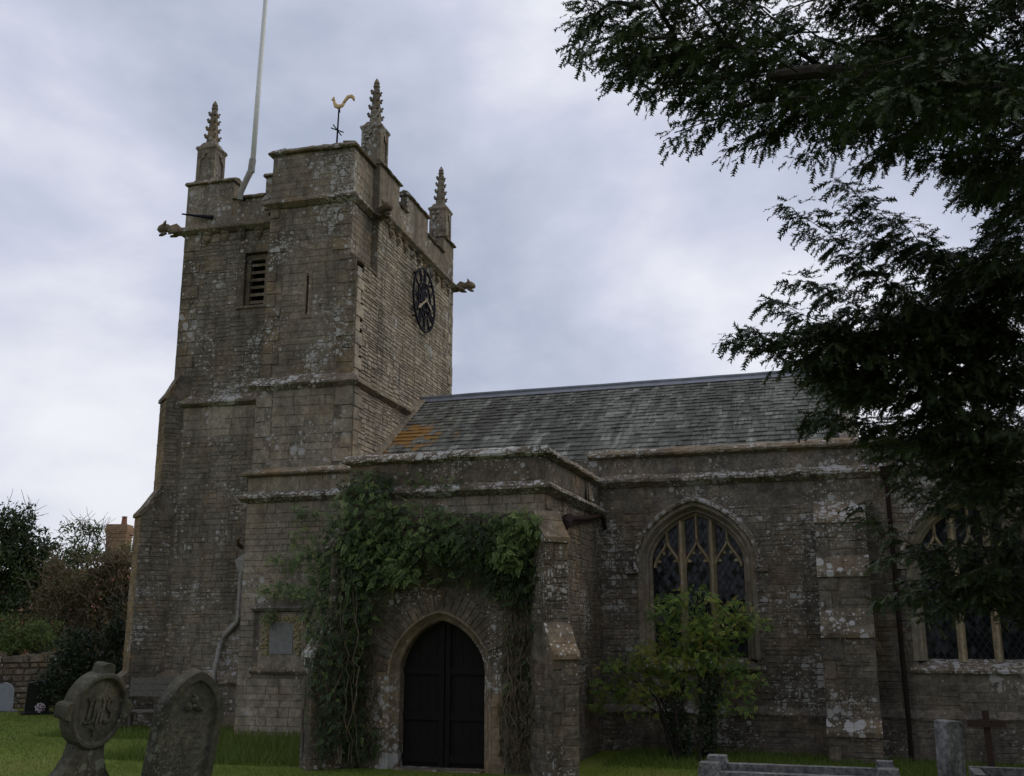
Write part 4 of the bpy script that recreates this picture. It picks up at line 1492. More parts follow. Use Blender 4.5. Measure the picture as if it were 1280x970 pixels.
# flagpole
fpb = TW(-12.5, TS - 0.13, 13.0)
flag = thing('flagpole', 'tall white flagpole clamped to the tower battlements by a bent pipe', 'flagpole', fpb)
mb = MB()
tube(mb, [TW(-12.50, TS - 0.2, 13.45), TW(-12.47, TS - 0.18, 16), TW(-12.43, TS - 0.15, 19), TW(-12.42, TS - 0.15, 21)], [0.068, 0.064, 0.055, 0.045], 10)
mb.build('pole', 'pole', flag, smooth=True)
mb = MB()
tube(mb, [TW(-12.78, TS - 0.22, 12.72), TW(-12.76, TS - 0.22, 12.95), TW(-12.62, TS - 0.22, 13.28), TW(-12.53, TS - 0.2, 13.5), TW(-12.50, TS - 0.2, 13.8)], [0.075, 0.075, 0.08, 0.085, 0.088], 10)
mb.build('bracket_pipe', 'pipe', flag)
mb = MB()
tube(mb, [TW(-12.77, TS - 0.24, 12.80), TW(-12.77, TS + 0.05, 12.80)], 0.03, 6)
mb.build('clamp', 'iron', flag)

# weathervane
vb = TW(-10.62, 22.9, 13.2)
vane = thing('weathervane', 'gilded cockerel weathervane on an iron rod above the stair turret', 'weathervane', vb)
mb = MB()
tube(mb, [vb, vb + A(0, 0, 1.2), vb + A(0.02, 0, 2.2)], [0.03, 0.025, 0.02], 8)
mb.build('rod', 'iron', vane)
mb = MB()
c0 = vb + A(0, 0, 1.62)
tube(mb, [c0 - tx * 0.16 - ty * 0.05 + A(0, 0, 0.06), c0 + tx * 0.16 + ty * 0.05 - A(0, 0, 0.06)], 0.016, 6)
tube(mb, [c0 - ty * 0.3 + tx * 0.02, c0 + ty * 0.3 - tx * 0.02], 0.016, 6)
mb.build('cross_arms', 'iron', vane)
cb = vb + A(0.03, 0, 2.28)
fk = Fr(cb, tx, -ty)
def cock_part(name, pts, radii, mat):
    mb = MB()
    tube(mb, [fk.p(u * 0.85, v * 0.9, 0) for u, v in pts], [q * 0.75 for q in radii], 10)
    V = np.array(mb.v)
    d = (V - cb) @ fk.n
    V = V - np.outer(d * 0.45, fk.n)
    mb.v = [tuple(x) for x in V]
    mb.build(name, mat, vane, smooth=True)
cock_part('body', [(-0.19, 0.26), (-0.17, 0.16), (-0.12, 0.05), (-0.02, 0.0), (0.09, 0.03), (0.16, 0.10)], [0.045, 0.055, 0.08, 0.095, 0.075, 0.055], 'gold')
cock_part('tail', [(0.12, 0.07), (0.19, 0.18), (0.28, 0.28), (0.39, 0.29), (0.46, 0.22), (0.49, 0.12)], [0.055, 0.065, 0.075, 0.075, 0.06, 0.02], 'gold')
cock_part('head', [(-0.20, 0.22), (-0.21, 0.28), (-0.19, 0.34)], [0.05, 0.06, 0.03], 'gold')
cock_part('beak', [(-0.23, 0.27), (-0.30, 0.25)], [0.025, 0.006], 'gold')
cock_part('legs', [(0.0, -0.05), (0.0, -0.18)], [0.03, 0.05], 'iron')

finish_stones()

# ================================================================= THE CHURCHYARD
class Local:
    """local axes for a leaning stone: w across, u up, n out of the face"""
    def __init__(self, o, nrm, lean_n=0.0, lean_w=0.0):
        self.o = A(*o)
        n = unit(A(nrm[0], nrm[1], 0))
        w = np.cross(A(0, 0, 1), n)
        up = A(0, 0, 1)
        u = unit(up + n * math.tan(lean_n) + w * math.tan(lean_w))
        self.n = unit(n - u * np.dot(n, u))
        self.w = np.cross(u, self.n)
        self.u = u

    def p(self, w, u, n=0.0):
        return self.o + self.w * w + self.u * u + self.n * n

    def slab(self, mb, outline, n0, n1, bev=0.0, r=None):
        k = len(outline)
        if bev:
            cx = sum(p[0] for p in outline) / k
            cy = sum(p[1] for p in outline) / k
            ins = [(x + (cx - x) * bev, y + (cy - y) * bev) for x, y in outline]
            V = [self.p(x, y, n0) for x, y in outline] + [self.p(x, y, n1 - 0.02) for x, y in outline] + [self.p(x, y, n1) for x, y in ins]
            F = [tuple(range(k))[::-1], tuple(range(2 * k, 3 * k))]
            for i in range(k):
                j = (i + 1) % k
                F += [(i, j, k + j, k + i), (k + i, k + j, 2 * k + j, 2 * k + i)]
        else:
            V = [self.p(x, y, n0) for x, y in outline] + [self.p(x, y, n1) for x, y in outline]
            F = [tuple(range(k))[::-1], tuple(range(k, 2 * k))] + [(i, (i + 1) % k, k + (i + 1) % k, k + i) for i in range(k)]
        return mb.add(V, F, r)

    def ring(self, mb, cx, cy, r0, r1, n0, n1, k=40):
        V = []
        for i in range(k):
            a = 2 * math.pi * i / k
            for (q, n) in ((r0, n0), (r1, n0), (r1, n1 - 0.012), (r1 - 0.015, n1), (r0 + 0.015, n1), (r0, n1 - 0.012)):
                V.append(self.p(cx + math.cos(a) * q, cy + math.sin(a) * q, n))
        F = []
        for i in range(k):
            j = (i + 1) % k
            for m_ in range(6):
                m2 = (m_ + 1) % 6
                F.append((i * 6 + m_, j * 6 + m_, j * 6 + m2, i * 6 + m2))
        return mb.add(V, F)

# --- ring-headed headstone with a carved monogram
c1 = pt(119, 887, 9.5)
L1 = Local(c1, (1.0, -0.06), R(9), R(2))
g1z = ground_z(c1[0], c1[1])
hs = thing('headstone', 'ring-headed headstone with a carved monogram, leaning beside the taller rounded stone', 'headstone', (c1[0], c1[1], g1z))
mb = MB()
RR = 0.34
out = [(-0.36, -1.35), (0.36, -1.35), (0.38, -0.66), (0.34, -0.61), (0.25, -0.52), (0.19, -0.41), (0.17, -0.3), (-0.17, -0.3), (-0.19, -0.41), (-0.25, -0.52), (-0.34, -0.61), (-0.38, -0.66)]
L1.slab(mb, out, -0.08, 0.05)
mb.build('body', 'grave', hs)
mb = MB()
L1.ring(mb, 0, 0, RR - 0.055, RR, -0.08, 0.075)
mb.build('ring', 'grave', hs, smooth=False)
mb = MB()
L1.slab(mb, [(math.cos(2 * math.pi * i / 36) * (RR - 0.05), math.sin(2 * math.pi * i / 36) * (RR - 0.05)) for i in range(36)], -0.075, 0.035)
mb.build('disc', 'grave', hs)
for a in (90, 180, 0):
    ca, sa = math.cos(R(a)), math.sin(R(a))
    q = [(RR - 0.02, -0.08), (RR + 0.03, -0.072), (RR + 0.06, -0.066), (RR + 0.078, -0.045), (RR + 0.082, 0.0), (RR + 0.078, 0.045), (RR + 0.06, 0.066), (RR + 0.03, 0.072), (RR - 0.02, 0.08)]
    mb = MB()
    L1.slab(mb, [(ca * x - sa * y, sa * x + ca * y) for x, y in q], -0.075, 0.06)
    mb.build('cross_arm', 'grave', hs)
def relief(L, mb, strokes, n0, n1):
    for (xa, ya, xb, yb, t) in strokes:
        d = unit((xb - xa, yb - ya, 0)) * t / 2
        L.slab(mb, [(xa + d[1], ya - d[0]), (xb + d[1], yb - d[0]), (xb - d[1], yb + d[0]), (xa - d[1], ya + d[0])], n0, n1)
mb = MB()
relief(L1, mb, [(-0.16, 0.10, -0.07, 0.10, 0.022), (-0.115, 0.10, -0.115, -0.10, 0.04), (-0.16, -0.10, -0.07, -0.10, 0.022)], 0.034, 0.05)
mb.build('carved_letter', 'grave', hs)
mb = MB()
relief(L1, mb, [(-0.05, 0.10, -0.05, -0.10, 0.035), (0.05, 0.10, 0.05, -0.10, 0.035), (-0.05, 0.0, 0.05, 0.0, 0.03), (-0.08, 0.105, -0.02, 0.105, 0.02), (0.02, 0.105, 0.08, 0.105, 0.02), (0, 0.0, 0, -0.22, 0.03), (-0.05, -0.16, 0.05, -0.16, 0.02)], 0.034, 0.05)
mb.build('carved_letter', 'grave', hs)
mb = MB()
relief(L1, mb, [(0.17, 0.09, 0.10, 0.10, 0.028), (0.10, 0.10, 0.10, 0.03, 0.028), (0.10, 0.03, 0.17, -0.02, 0.028), (0.17, -0.02, 0.17, -0.08, 0.028), (0.17, -0.09, 0.09, -0.10, 0.028)], 0.034, 0.05)
mb.build('carved_letter', 'grave', hs)

# --- tall rounded headstone with trefoil panel and worn inscription
c2 = pt(206, 990, 10.0)
L2 = Local((c2[0], c2[1], ground_z(c2[0], c2[1]) - 0.25), (0.93, -0.36), R(10.5), R(1.5))
H2 = 1.90
hs2 = thing('headstone', 'tall rounded headstone with trefoil carving and worn inscription, tilting to the right', 'headstone', (c2[0], c2[1], ground_z(c2[0], c2[1])))
def round_top(w, h0, h1, n=16):
    o_ = [(-w, 0.0), (w, 0.0), (w, h0)]
    for i in range(1, n):
        t = i / n
        x = w * math.cos(math.pi * t)
        o_.append((x, h0 + (h1 - h0) * (0.80 * math.sin(math.pi * t) + 0.20 * (1 - abs(math.cos(math.pi * t))))))
    o_.append((-w, h0))
    return o_
mb = MB()
L2.slab(mb, round_top(0.345, 1.46, H2), -0.085, 0.03)
mb.build('slab', 'grave', hs2)
mb = MB()
oo, ii = round_top(0.345, 1.46, H2)[1:], round_top(0.25, 1.46, H2 - 0.10)[1:]
k = len(oo)
oo[0], oo[-1] = (0.345, 1.46), (-0.345, 1.46)
oo = [(0.345, 0.25)] + oo[1:-1] + [(-0.345, 0.25)] if False else [(0.345, 0.2)] + oo[1:] + [(-0.345, 0.2)]
ii = [(0.25, 0.2)] + ii[1:] + [(-0.25, 0.2)]
k = len(oo)
V = []
for (a, b) in zip(oo, ii):
    V += [L2.p(a[0], a[1], 0.02), L2.p(a[0] * 0.985, a[1] - 0.006, 0.062), L2.p(b[0] * 1.08, b[1] + 0.012, 0.062), L2.p(b[0], b[1], 0.03)]
F = [(i * 4 + j, i * 4 + j + 1, i * 4 + 5 + j, i * 4 + 4 + j) for i in range(k - 1) for j in range(3)]
mb.add(V, F)
mb.build('raised_border', 'grave', hs2)
mb = MB()
arcp = [(-0.13, 1.52)] + [(0.13 * -math.cos(math.pi * i / 12), 1.52 + 0.17 * (0.8 * math.sin(math.pi * i / 12) + 0.2 * (1 - abs(math.cos(math.pi * i / 12))))) for i in range(1, 12)] + [(0.13, 1.52)]
L2.slab(mb, arcp, 0.028, 0.034)
mb.build('carved_panel', 'inscription', hs2)
mb = MB()
for (x, y, r_) in ((0, 1.62, 0.045), (-0.055, 1.555, 0.045), (0.055, 1.555, 0.045), (0, 1.56, 0.03), (-0.02, 1.66, 0.02), (0.1, 1.53, 0.02)):
    c_ = L2.p(x, y, 0.034)
    tube(mb, [c_, c_ + L2.n * 0.014, c_ + L2.n * 0.026], [r_, r_ * 0.85, r_ * 0.2], 9)
mb.build('trefoil_carving', 'grave', hs2)
mb = MB()
y = 1.43
while y > 0.82:
    half = rnd.choice((0.07, 0.12, 0.15, 0.16, 0.10))
    x = -half
    while x < half:
        w_ = rnd.uniform(0.008, 0.02)
        if rnd.random() < 0.82:
            h_ = rnd.uniform(0.012, 0.026)
            L2.slab(mb, [(x, y), (x + w_ * 0.6, y), (x + w_ * 0.75, y + h_), (x + w_ * 0.1, y + h_)], 0.029, 0.0325)
        x += w_ + 0.006
    y -= rnd.uniform(0.052, 0.062)
mb.build('worn_inscription', 'inscription', hs2, kind='stuff')

# --- small headstones by the far wall
q = on_z(45, 893, 0.0)
L3 = Local((q[0], q[1], -0.05), (0.75, -0.66), R(3))
bk = thing('headstone', 'small polished black headstone on a dark base near the yard wall', 'headstone', (q[0], q[1], 0))
mb = MB()
L3.slab(mb, [(-0.3, 0.1), (0.3, 0.1), (0.28, 0.85), (0.14, 0.93), (-0.1, 0.9), (-0.28, 0.86)], -0.05, 0.05, 0.04)
mb.build('slab', 'black_granite', bk)
mb = MB()
L3.slab(mb, [(-0.4, 0.0), (0.4, 0.0), (0.4, 0.12), (-0.4, 0.12)], -0.3, 0.25)
mb.build('base', 'black_granite', bk)
mb = MB()
for i in range(44):
    a_, q_ = rnd.uniform(0, 6.28), math.sqrt(rnd.random())
    c_ = L3.p(0.06 + 0.12 * q_ * math.cos(a_), 0.23 + 0.11 * q_ * math.sin(a_), 0.16 + rnd.uniform(-0.05, 0.05))
    d_ = A(0, 0, 0.024)
    tube(mb, [c_ - d_, c_ - d_ * 0.5, c_ + d_ * 0.4, c_ + d_], [0.008, 0.022, 0.024, 0.008], 6)
M['petal'] = plain('pale_petals', (0.42, 0.36, 0.38), 0.8, var=0.4, scale=40)
fl = mb.build('flower_posy', 'petal', None)
tag(fl, 'small posy of pale flowers at the foot of the black headstone', 'flowers')
q = on_z(3, 890, 0.0)
L4 = Local((q[0], q[1], -0.05), (0.5, -0.85), R(2))
wh = thing('headstone', 'pale grey round-topped headstone cut by the left picture edge', 'headstone', (q[0], q[1], 0))
mb = MB()
L4.slab(mb, [(x, y) for x, y in round_top(0.24, 0.58, 0.82)], -0.05, 0.05)
mb.build('slab', 'pale_slate', wh)
mb = MB()
L4.slab(mb, [(-0.36, -0.05), (0.36, -0.05), (0.36, 0.1), (-0.36, 0.1)], -0.14, 0.14)
mb.build('base', 'granite', wh)

# --- bench at the foot of the tower
q = on_z(181, 914, 0.0)
bn = thing('garden_bench', 'weathered wooden bench at the foot of the tower between the two leaning headstones', 'bench', (q[0], q[1], 0))
fb = Fr((q[0], q[1], 0), tx, -ty)
BW = 0.72
for z in (0.40, 0.40, 0.40, 0.40):
    pass
for i in range(4):
    mb = MB()
    fb.box(mb, -BW, BW, 0.40, 0.43, 0.02 - i * 0.12, 0.115 - i * 0.12)
    mb.build('seat_slat', 'bench', bn)
for i in range(3):
    mb = MB()
    z = 0.70 + i * 0.135
    fb.box(mb, -BW, BW, z, z + 0.125, -0.44, -0.415)
    mb.build('back_slat', 'bench', bn)
for sg in (-1, 1):
    for (n0, zt) in ((0.02, 0.66), (-0.48, 1.12)):
        mb = MB()
        a, b = sorted((sg * BW, sg * (BW - 0.07)))
        fb.box(mb, a, b, -0.03, zt, n0, n0 + 0.07)
        mb.build('leg', 'bench', bn)
    mb = MB()
    a, b = sorted((sg * (BW + 0.01), sg * (BW - 0.08)))
    fb.box(mb, a, b, 0.662, 0.70, -0.41, 0.12)
    mb.build('armrest', 'bench', bn)

# --- granite grave kerb in front of the nave
KZ = on_y(1000, 952, 14.75)[2]
kl, kr = on_z(895, 953, KZ), on_z(1106, 949, KZ)
kx0, kx1, ky = kl[0], kr[0], 14.75
kerb = thing('grave_kerb', 'low grey granite grave kerb with corner blocks in front of the bush', 'grave kerb', ((kx0 + kx1) / 2, ky - 0.4, 0))
fkb = Fr((0, ky, 0), (1, 0, 0), (0, -1, 0))
kx0, kx1 = on_y(897, 955, ky)[0], on_y(1106, 955, ky)[0]
mb = MB()
fkb.box(mb, kx0, kx1, -0.1, KZ - 0.05, -0.09, 0.07)
mb.build('rail', 'granite', kerb)
mb = MB()
fkb.box(mb, kx0 + 0.05, kx1, -0.1, KZ - 0.06, 0.72, 0.88)
fr_rail = mb.build('rail', 'granite', kerb)
mb = MB()
x = kx0 + 0.9
while x < kx1 - 0.9:
    w_ = rnd.uniform(0.015, 0.03)
    if rnd.random() < 0.85:
        fkb.box(mb, x, x + w_, KZ - 0.15, KZ - 0.10, 0.88, 0.884)
    x += w_ + 0.012
mb.build('worn_inscription', 'inscription', fr_rail, kind='stuff')
for (u, n, w_) in ((kx0, 0.0, 0.13), (kx1, 0.0, 0.11), (kx0 + 0.0, 0.80, 0.13), (kx1 + 0.02, 0.80, 0.13)):
    mb = MB()
    fkb.box(mb, u - w_, u + w_, -0.1, KZ - 0.02, n - w_, n + w_)
    fkb.box(mb, u - w_ * 0.92, u + w_ * 0.92, KZ - 0.018, KZ + 0.045, n - w_ * 0.92, n + w_ * 0.92)
    mb.build('corner_block', 'granite', kerb)
for u in (kx0 - 0.02, kx1 + 0.02):
    mb = MB()
    fkb.box(mb, u - 0.07, u + 0.07, -0.1, KZ - 0.055, 0.12, 0.68)
    mb.build('rail', 'granite', kerb)

# --- rough granite headstone seen edge-on
q = pt(1189, 960, 13.2)
L5 = Local((q[0], q[1], 0.0), (0.62, -0.78), R(1))
zt = pt(1189, 901, 13.2)[2]
rough = thing('headstone', 'square rough granite headstone standing at the right before the wooden cross', 'headstone', (q[0], q[1], 0))
mb = MB()
L5.slab(mb, [(-0.13, -0.1), (0.13, -0.1), (0.128, zt * 0.5), (0.126, zt - 0.01), (0.05, zt), (-0.05, zt + 0.006), (-0.126, zt - 0.012), (-0.13, zt * 0.5)], -0.11, 0.11, 0.03)
mb.build('slab', 'granite', rough)
mb = MB()
L5.slab(mb, [(-0.22, -0.1), (0.22, -0.1), (0.22, 0.08), (-0.22, 0.08)], -0.2, 0.2)
mb.build('base', 'granite', rough)

# --- wooden cross and kerb strip at the right
q = on_z(1239, 951, 0.05)
q = pt(1239, 951, 15.2)
z0 = ground_z(q[0], q[1])
cr = thing('grave_cross', 'brown wooden grave cross below the right-hand window', 'cross', (q[0], q[1], z0))
L6 = Local((q[0], q[1], z0), (-0.1, -1.0), 0, R(-1))
zt, za = pt(1238, 889, 15.2)[2] - z0, pt(1238, 905, 15.2)[2] - z0
mb = MB()
L6.slab(mb, [(-0.05, -0.1), (0.05, -0.1), (0.05, zt), (-0.05, zt)], -0.035, 0.035)
mb.build('upright', 'crosswood', cr)
mb = MB()
L6.slab(mb, [(-0.26, za - 0.05), (0.26, za - 0.05), (0.26, za + 0.05), (-0.26, za + 0.05)], 0.037, 0.09)
mb.build('cross_beam', 'crosswood', cr)
q = pt(1211, 958, 14.3)
fk2 = Fr((q[0], q[1], 0), (1, 0, 0), (0, -1, 0))
kb2 = thing('grave_kerb', 'narrow stone kerb running out of the picture at the lower right', 'grave kerb', (q[0] + 0.9, q[1], 0))
mb = MB()
fk2.box(mb, 0, 1.9, -0.1, q[2], -0.07, 0.07)
mb.build('rail', 'granite', kb2)
mb = MB()
fk2.box(mb, 0, 0.13, -0.1, q[2] - 0.01, 0.072, 0.8)
mb.build('rail', 'granite', kb2)

# --- rubble wall of the churchyard
wa, wb_ = on_z(-160, 893, 0.0), on_z(230, 878, 0.0)
wdir = unit(A(wb_[0] - wa[0], wb_[1] - wa[1], 0))
wn_ = np.cross(wdir, A(0, 0, 1))
if np.dot(wn_, -wa) < 0:
    wn_ = -wn_
wlen = np.linalg.norm((wb_ - wa)[:2]) + 3
fy = Fr((wa[0], wa[1], 0), wdir, wn_)
ywall = thing('churchyard_wall', 'low rubble stone churchyard wall with rough coping behind the small headstones', 'wall', tuple(A(wa[0], wa[1], 0) + wdir * wlen / 2))
mb = MB()
fy.box(mb, 0, wlen, -0.2, 1.26, -0.45, 0.0)
mb.build('wall_core', 'mortar', ywall)
v, cnt = 0.0, 0
ys_l = []
while v < 1.26:
    h = rnd.uniform(0.12, 0.2)
    u = 0.0
    while u < wlen:
        l = rnd.uniform(0.2, 0.45)
        ys_l.append((u, min(u + l, wlen), v, min(v + h, 1.3)))
        u += l
    v += h
mbw = MB()
for (a, b, v0, v1) in ys_l:
    d_ = rnd.uniform(0.03, 0.08)
    j = lambda: rnd.uniform(-0.015, 0.015)
    V = [fy.p(a + 0.01, v0 + 0.01, -0.02), fy.p(b - 0.01, v0 + 0.01, -0.02), fy.p(b - 0.01, v1 - 0.01, -0.02), fy.p(a + 0.01, v1 - 0.01, -0.02),
         fy.p(a + 0.03 + j(), v0 + 0.03 + j(), d_), fy.p(b - 0.03 + j(), v0 + 0.03 + j(), d_), fy.p(b - 0.03 + j(), v1 - 0.03 + j(), d_), fy.p(a + 0.03 + j(), v1 - 0.03 + j(), d_)]
    if cnt < 290:
        MB().add(V, STONE_F).build('stone', 'wallstone', ywall)
        cnt += 1
    else:
        mbw.add(V, STONE_F)
if mbw.v:
    mbw.build('stones', 'wallstone', ywall, kind='stuff')
u = 0.0
while u < wlen:
    l = rnd.uniform(0.12, 0.3)
    h = rnd.uniform(0.12, 0.28)
    mb = MB()
    q = [fy.p(x + rnd.uniform(-0.03, 0.03), z, n) for z, s_ in ((1.27, 1.0), (1.27 + h, 0.7)) for (x, n) in ((u + 0.01, -0.42 * s_), (u + l, -0.42 * s_), (u + l, 0.05 * s_), (u + 0.01, 0.05 * s_))]
    mb.hexa(q).build('cope_stone', 'lichened' if rnd.random() < 0.35 else 'wallstone', ywall)
    u += l + 0.01

# --- brick house behind the scrub; only its chimney clears the bushes
HC = pt(146, 690, 46.0)
house = thing('brick_house', 'brick house behind the scrub, only its broad chimney showing', 'house', (HC[0] - 1.5, HC[1] + 3, 0))
hx = unit(A(_r[0], _r[1], 0))
hy = np.cross(A(0, 0, 1), hx)
fH = Fr((HC[0], HC[1], 0), hx, -hy)
zr = pt(146, 706, 46.0)[2]
mb = MB()
fH.box(mb, -5.5, 5.5, -0.3, 3.2, -6.5, -0.2)
mb.build('wall', 'brick_dark', house)
mb = MB()
mb.add([fH.p(-5.9, 3.0, 0.15), fH.p(5.9, 3.0, 0.15), fH.p(5.9, zr, -3.3), fH.p(-5.9, zr, -3.3), fH.p(5.9, 3.0, -6.9), fH.p(-5.9, 3.0, -6.9)], [(0, 1, 2, 3), (3, 2, 4, 5), (0, 3, 5), (1, 4, 2)])
rf = mb.build('roof', 'clay', house)
for u in (-3.5, -0.5, 2.5):
    mb = MB()
    fH.box(mb, u, u + 1.0, 1.0, 2.3, -0.19, -0.15)
    mb.build('window', 'glass', house)
zc0, zc1 = zr - 1.2, pt(146, 654, 48.9)[2]
CU = -1.04
mb = MB()
n_c = int((zc1 - zc0) / 0.085)
CN = -2.9
for i in range(n_c):                       # courses of brick, oversailing at the top
    z = zc0 + i * 0.085
    o_ = 0.0
    top_i = n_c - 1 - i
    if top_i < 9:
        o_ = (0.02, 0.05, 0.08, 0.08, 0.06, 0.03, 0.03, 0.0, 0.03)[top_i]
    fH.box(mb, CU - 0.46 - o_, CU + 0.46 + o_, z + 0.006, z + 0.08, CN - 0.4 - o_, CN + 0.4 + o_)
fH.box(mb, CU - 0.45, CU + 0.45, zc0, zc1 - 0.05, CN - 0.39, CN + 0.39)
mb.build('chimney', 'brick', house)
mb = MB()
b_ = fH.p(CU + 0.18, zc1, CN)
tube(mb, [b_ - A(0, 0, 0.05), b_ + A(0, 0, 0.04), b_ + A(0, 0, 0.30), b_ + A(0, 0, 0.34)], [0.15, 0.13, 0.11, 0.14], 10)
mb.build('chimney_pot', 'clay', house)
mb = MB()
b_ = fH.p(CU + 0.68, zc1 - 0.55, CN)
tube(mb, [b_ - A(0, 0, 0.7), b_ + A(0, 0, 0.1)], 0.02, 5)
tube(mb, [b_ - hx * 0.25, b_ + hx * 0.3], 0.02, 5)
mb.build('aerial', 'iron', house)

# ================================================================= VEGETATION
NR = np.random.RandomState(11)

def orient(pos, d, nrm, size, tmpl):
    """place template vertices (k, 3) with x along d, z along nrm"""
    pos, d, nrm, size = map(np.asarray, (pos, d, nrm, size))
    d = d / (np.linalg.norm(d, axis=1, keepdims=True) + 1e-9)
    s = np.cross(nrm, d)
    s = s / (np.linalg.norm(s, axis=1, keepdims=True) + 1e-9)
    n = np.cross(d, s)
    T = np.asarray(tmpl)
    V = pos[:, None, :] + size[:, None, None] * (T[None, :, 0, None] * d[:, None, :] + T[None, :, 1, None] * s[:, None, :] + T[None, :, 2, None] * n[:, None, :])
    return V.reshape(-1, 3)

def foliage(name, pos, d, nrm, size, tmpl, faces, r, mat, parent, kind=None):
    V = orient(pos, d, nrm, size, tmpl)
    n, k = len(pos), len(tmpl)
    F = (np.asarray(faces)[None, :, :] + (np.arange(n) * k)[:, None, None]).reshape(-1, np.asarray(faces).shape[1])
    rr = np.repeat(np.asarray(r), len(faces))
    return fast_mesh(name, V, F, rr, mat, parent, kind)

def tmpl_twig(pairs=6):
    V, F = [(0, -0.03, 0), (0, 0.03, 0), (1, 0, 0)], [(0, 1, 2)]
    rg = random.Random(3)
    for i in range(pairs):
        x = 0.08 + 0.9 * i / (pairs - 1)
        l = 0.34 - 0.12 * abs(x - 0.45)
        for sg in (-1, 1):
            a = R(52 + rg.uniform(-10, 10))
            z = rg.uniform(-0.10, 0.12)
            b = len(V)
            V += [(x - 0.10, 0, 0), (x + 0.10, 0, 0), (x + math.cos(a) * l, sg * math.sin(a) * l, z)]
            F.append((b, b + 1, b + 2))
    return V, F
TWIG = tmpl_twig()

def tmpl_pinnate(pairs=4, wide=0.5):
    V, F = [], []
    def leaflet(x, a, l, z):
        b = len(V)
        ca, sa = math.cos(a), math.sin(a)
        for (px, py, pz) in ((0, 0, 0), (0.45, -wide / 2, 0.06), (1, 0, -0.08), (0.5, wide / 2, 0.06)):
            V.append((x + l * (px * ca - py * sa), l * (px * sa + py * ca), z + pz * l))
        F.append((b, b + 1, b + 2, b + 3))
    for i in range(pairs):
        x = 0.2 + 0.65 * i / pairs
        for sg in (-1, 1):
            leaflet(x, sg * R(58), 0.38 - 0.03 * i, -0.03 * i)
    leaflet(0.82, 0.0, 0.4, -0.1)
    return V, F
PINN = tmpl_pinnate()
LEAF = ([(0, 0, 0), (0.45, -0.32, 0.08), (1, 0, -0.05), (0.45, 0.32, 0.08)], [(0, 1, 2, 3)])
def tmpl_cluster(k=5):
    V, F = [], []
    rg = random.Random(5)
    for i in range(k):
        a = 2 * math.pi * i / k + rg.uniform(-0.4, 0.4)
        t = rg.uniform(-0.5, 0.7)
        d = (math.cos(a) * math.cos(t), math.sin(a) * math.cos(t), math.sin(t))
        s = unit(np.cross(d, (rg.uniform(-1, 1), rg.uniform(-1, 1), 1)))
        o_ = np.array([rg.uniform(-0.5, 0.5) for _ in range(3)])
        b = len(V)
        V += [tuple(o_), tuple(o_ + np.array(d) * 0.5 - s * 0.22), tuple(o_ + np.array(d)), tuple(o_ + np.array(d) * 0.5 + s * 0.22)]
        F.append((b, b + 1, b + 2, b + 3))
    return V, F
CLUS = tmpl_cluster()

# ---------------- the yew
tr = pt(1640, 760, 8.6)
tz = ground_z(tr[0], tr[1])
yew = thing('yew_tree', 'dark yew tree whose drooping boughs fill the right of the picture', 'tree', (tr[0], tr[1], tz))
TB = A(tr[0], tr[1], tz)
mb = MB()
trunk = [TB + A(0, 0, -0.2), TB + A(0.02, 0, 0.4), TB + A(0.08, -0.05, 1.5), TB + A(0.0, 0.05, 3.0), TB + A(-0.1, 0.1, 4.6), TB + A(0.05, 0.1, 6.5), TB + A(0.0, 0.0, 8.5)]
tube(mb, trunk, [0.75, 0.58, 0.5, 0.46, 0.38, 0.26, 0.08], 14)
for k in range(7):
    a = k * 0.9
    d_ = A(math.cos(a), math.sin(a), 0)
    tube(mb, [TB + d_ * 0.75 - A(0, 0, 0.1), TB + d_ * 0.5 + A(0, 0, 0.35), TB + d_ * 0.36 + A(0, 0, 1.6), TB + d_ * 0.25 + A(0, 0, 3.2)], [0.22, 0.2, 0.16, 0.05], 8)
mb.build('trunk', 'bark', yew)

tw_p, tw_d, tw_n, tw_s, tw_r = [], [], [], [], []
br = MB()
def resample(P, step):
    P = [np.asarray(p) for p in P]
    L_ = [0]
    for a, b in zip(P[:-1], P[1:]):
        L_.append(L_[-1] + np.linalg.norm(b - a))
    n = max(2, int(L_[-1] / step))
    out = []
    for i in range(n + 1):
        s = L_[-1] * i / n
        for j in range(len(L_) - 1):
            if L_[j + 1] >= s - 1e-9:
                t = (s - L_[j]) / max(1e-9, L_[j + 1] - L_[j])
                out.append(P[j] + (P[j + 1] - P[j]) * t)
                break
    return out, L_[-1]

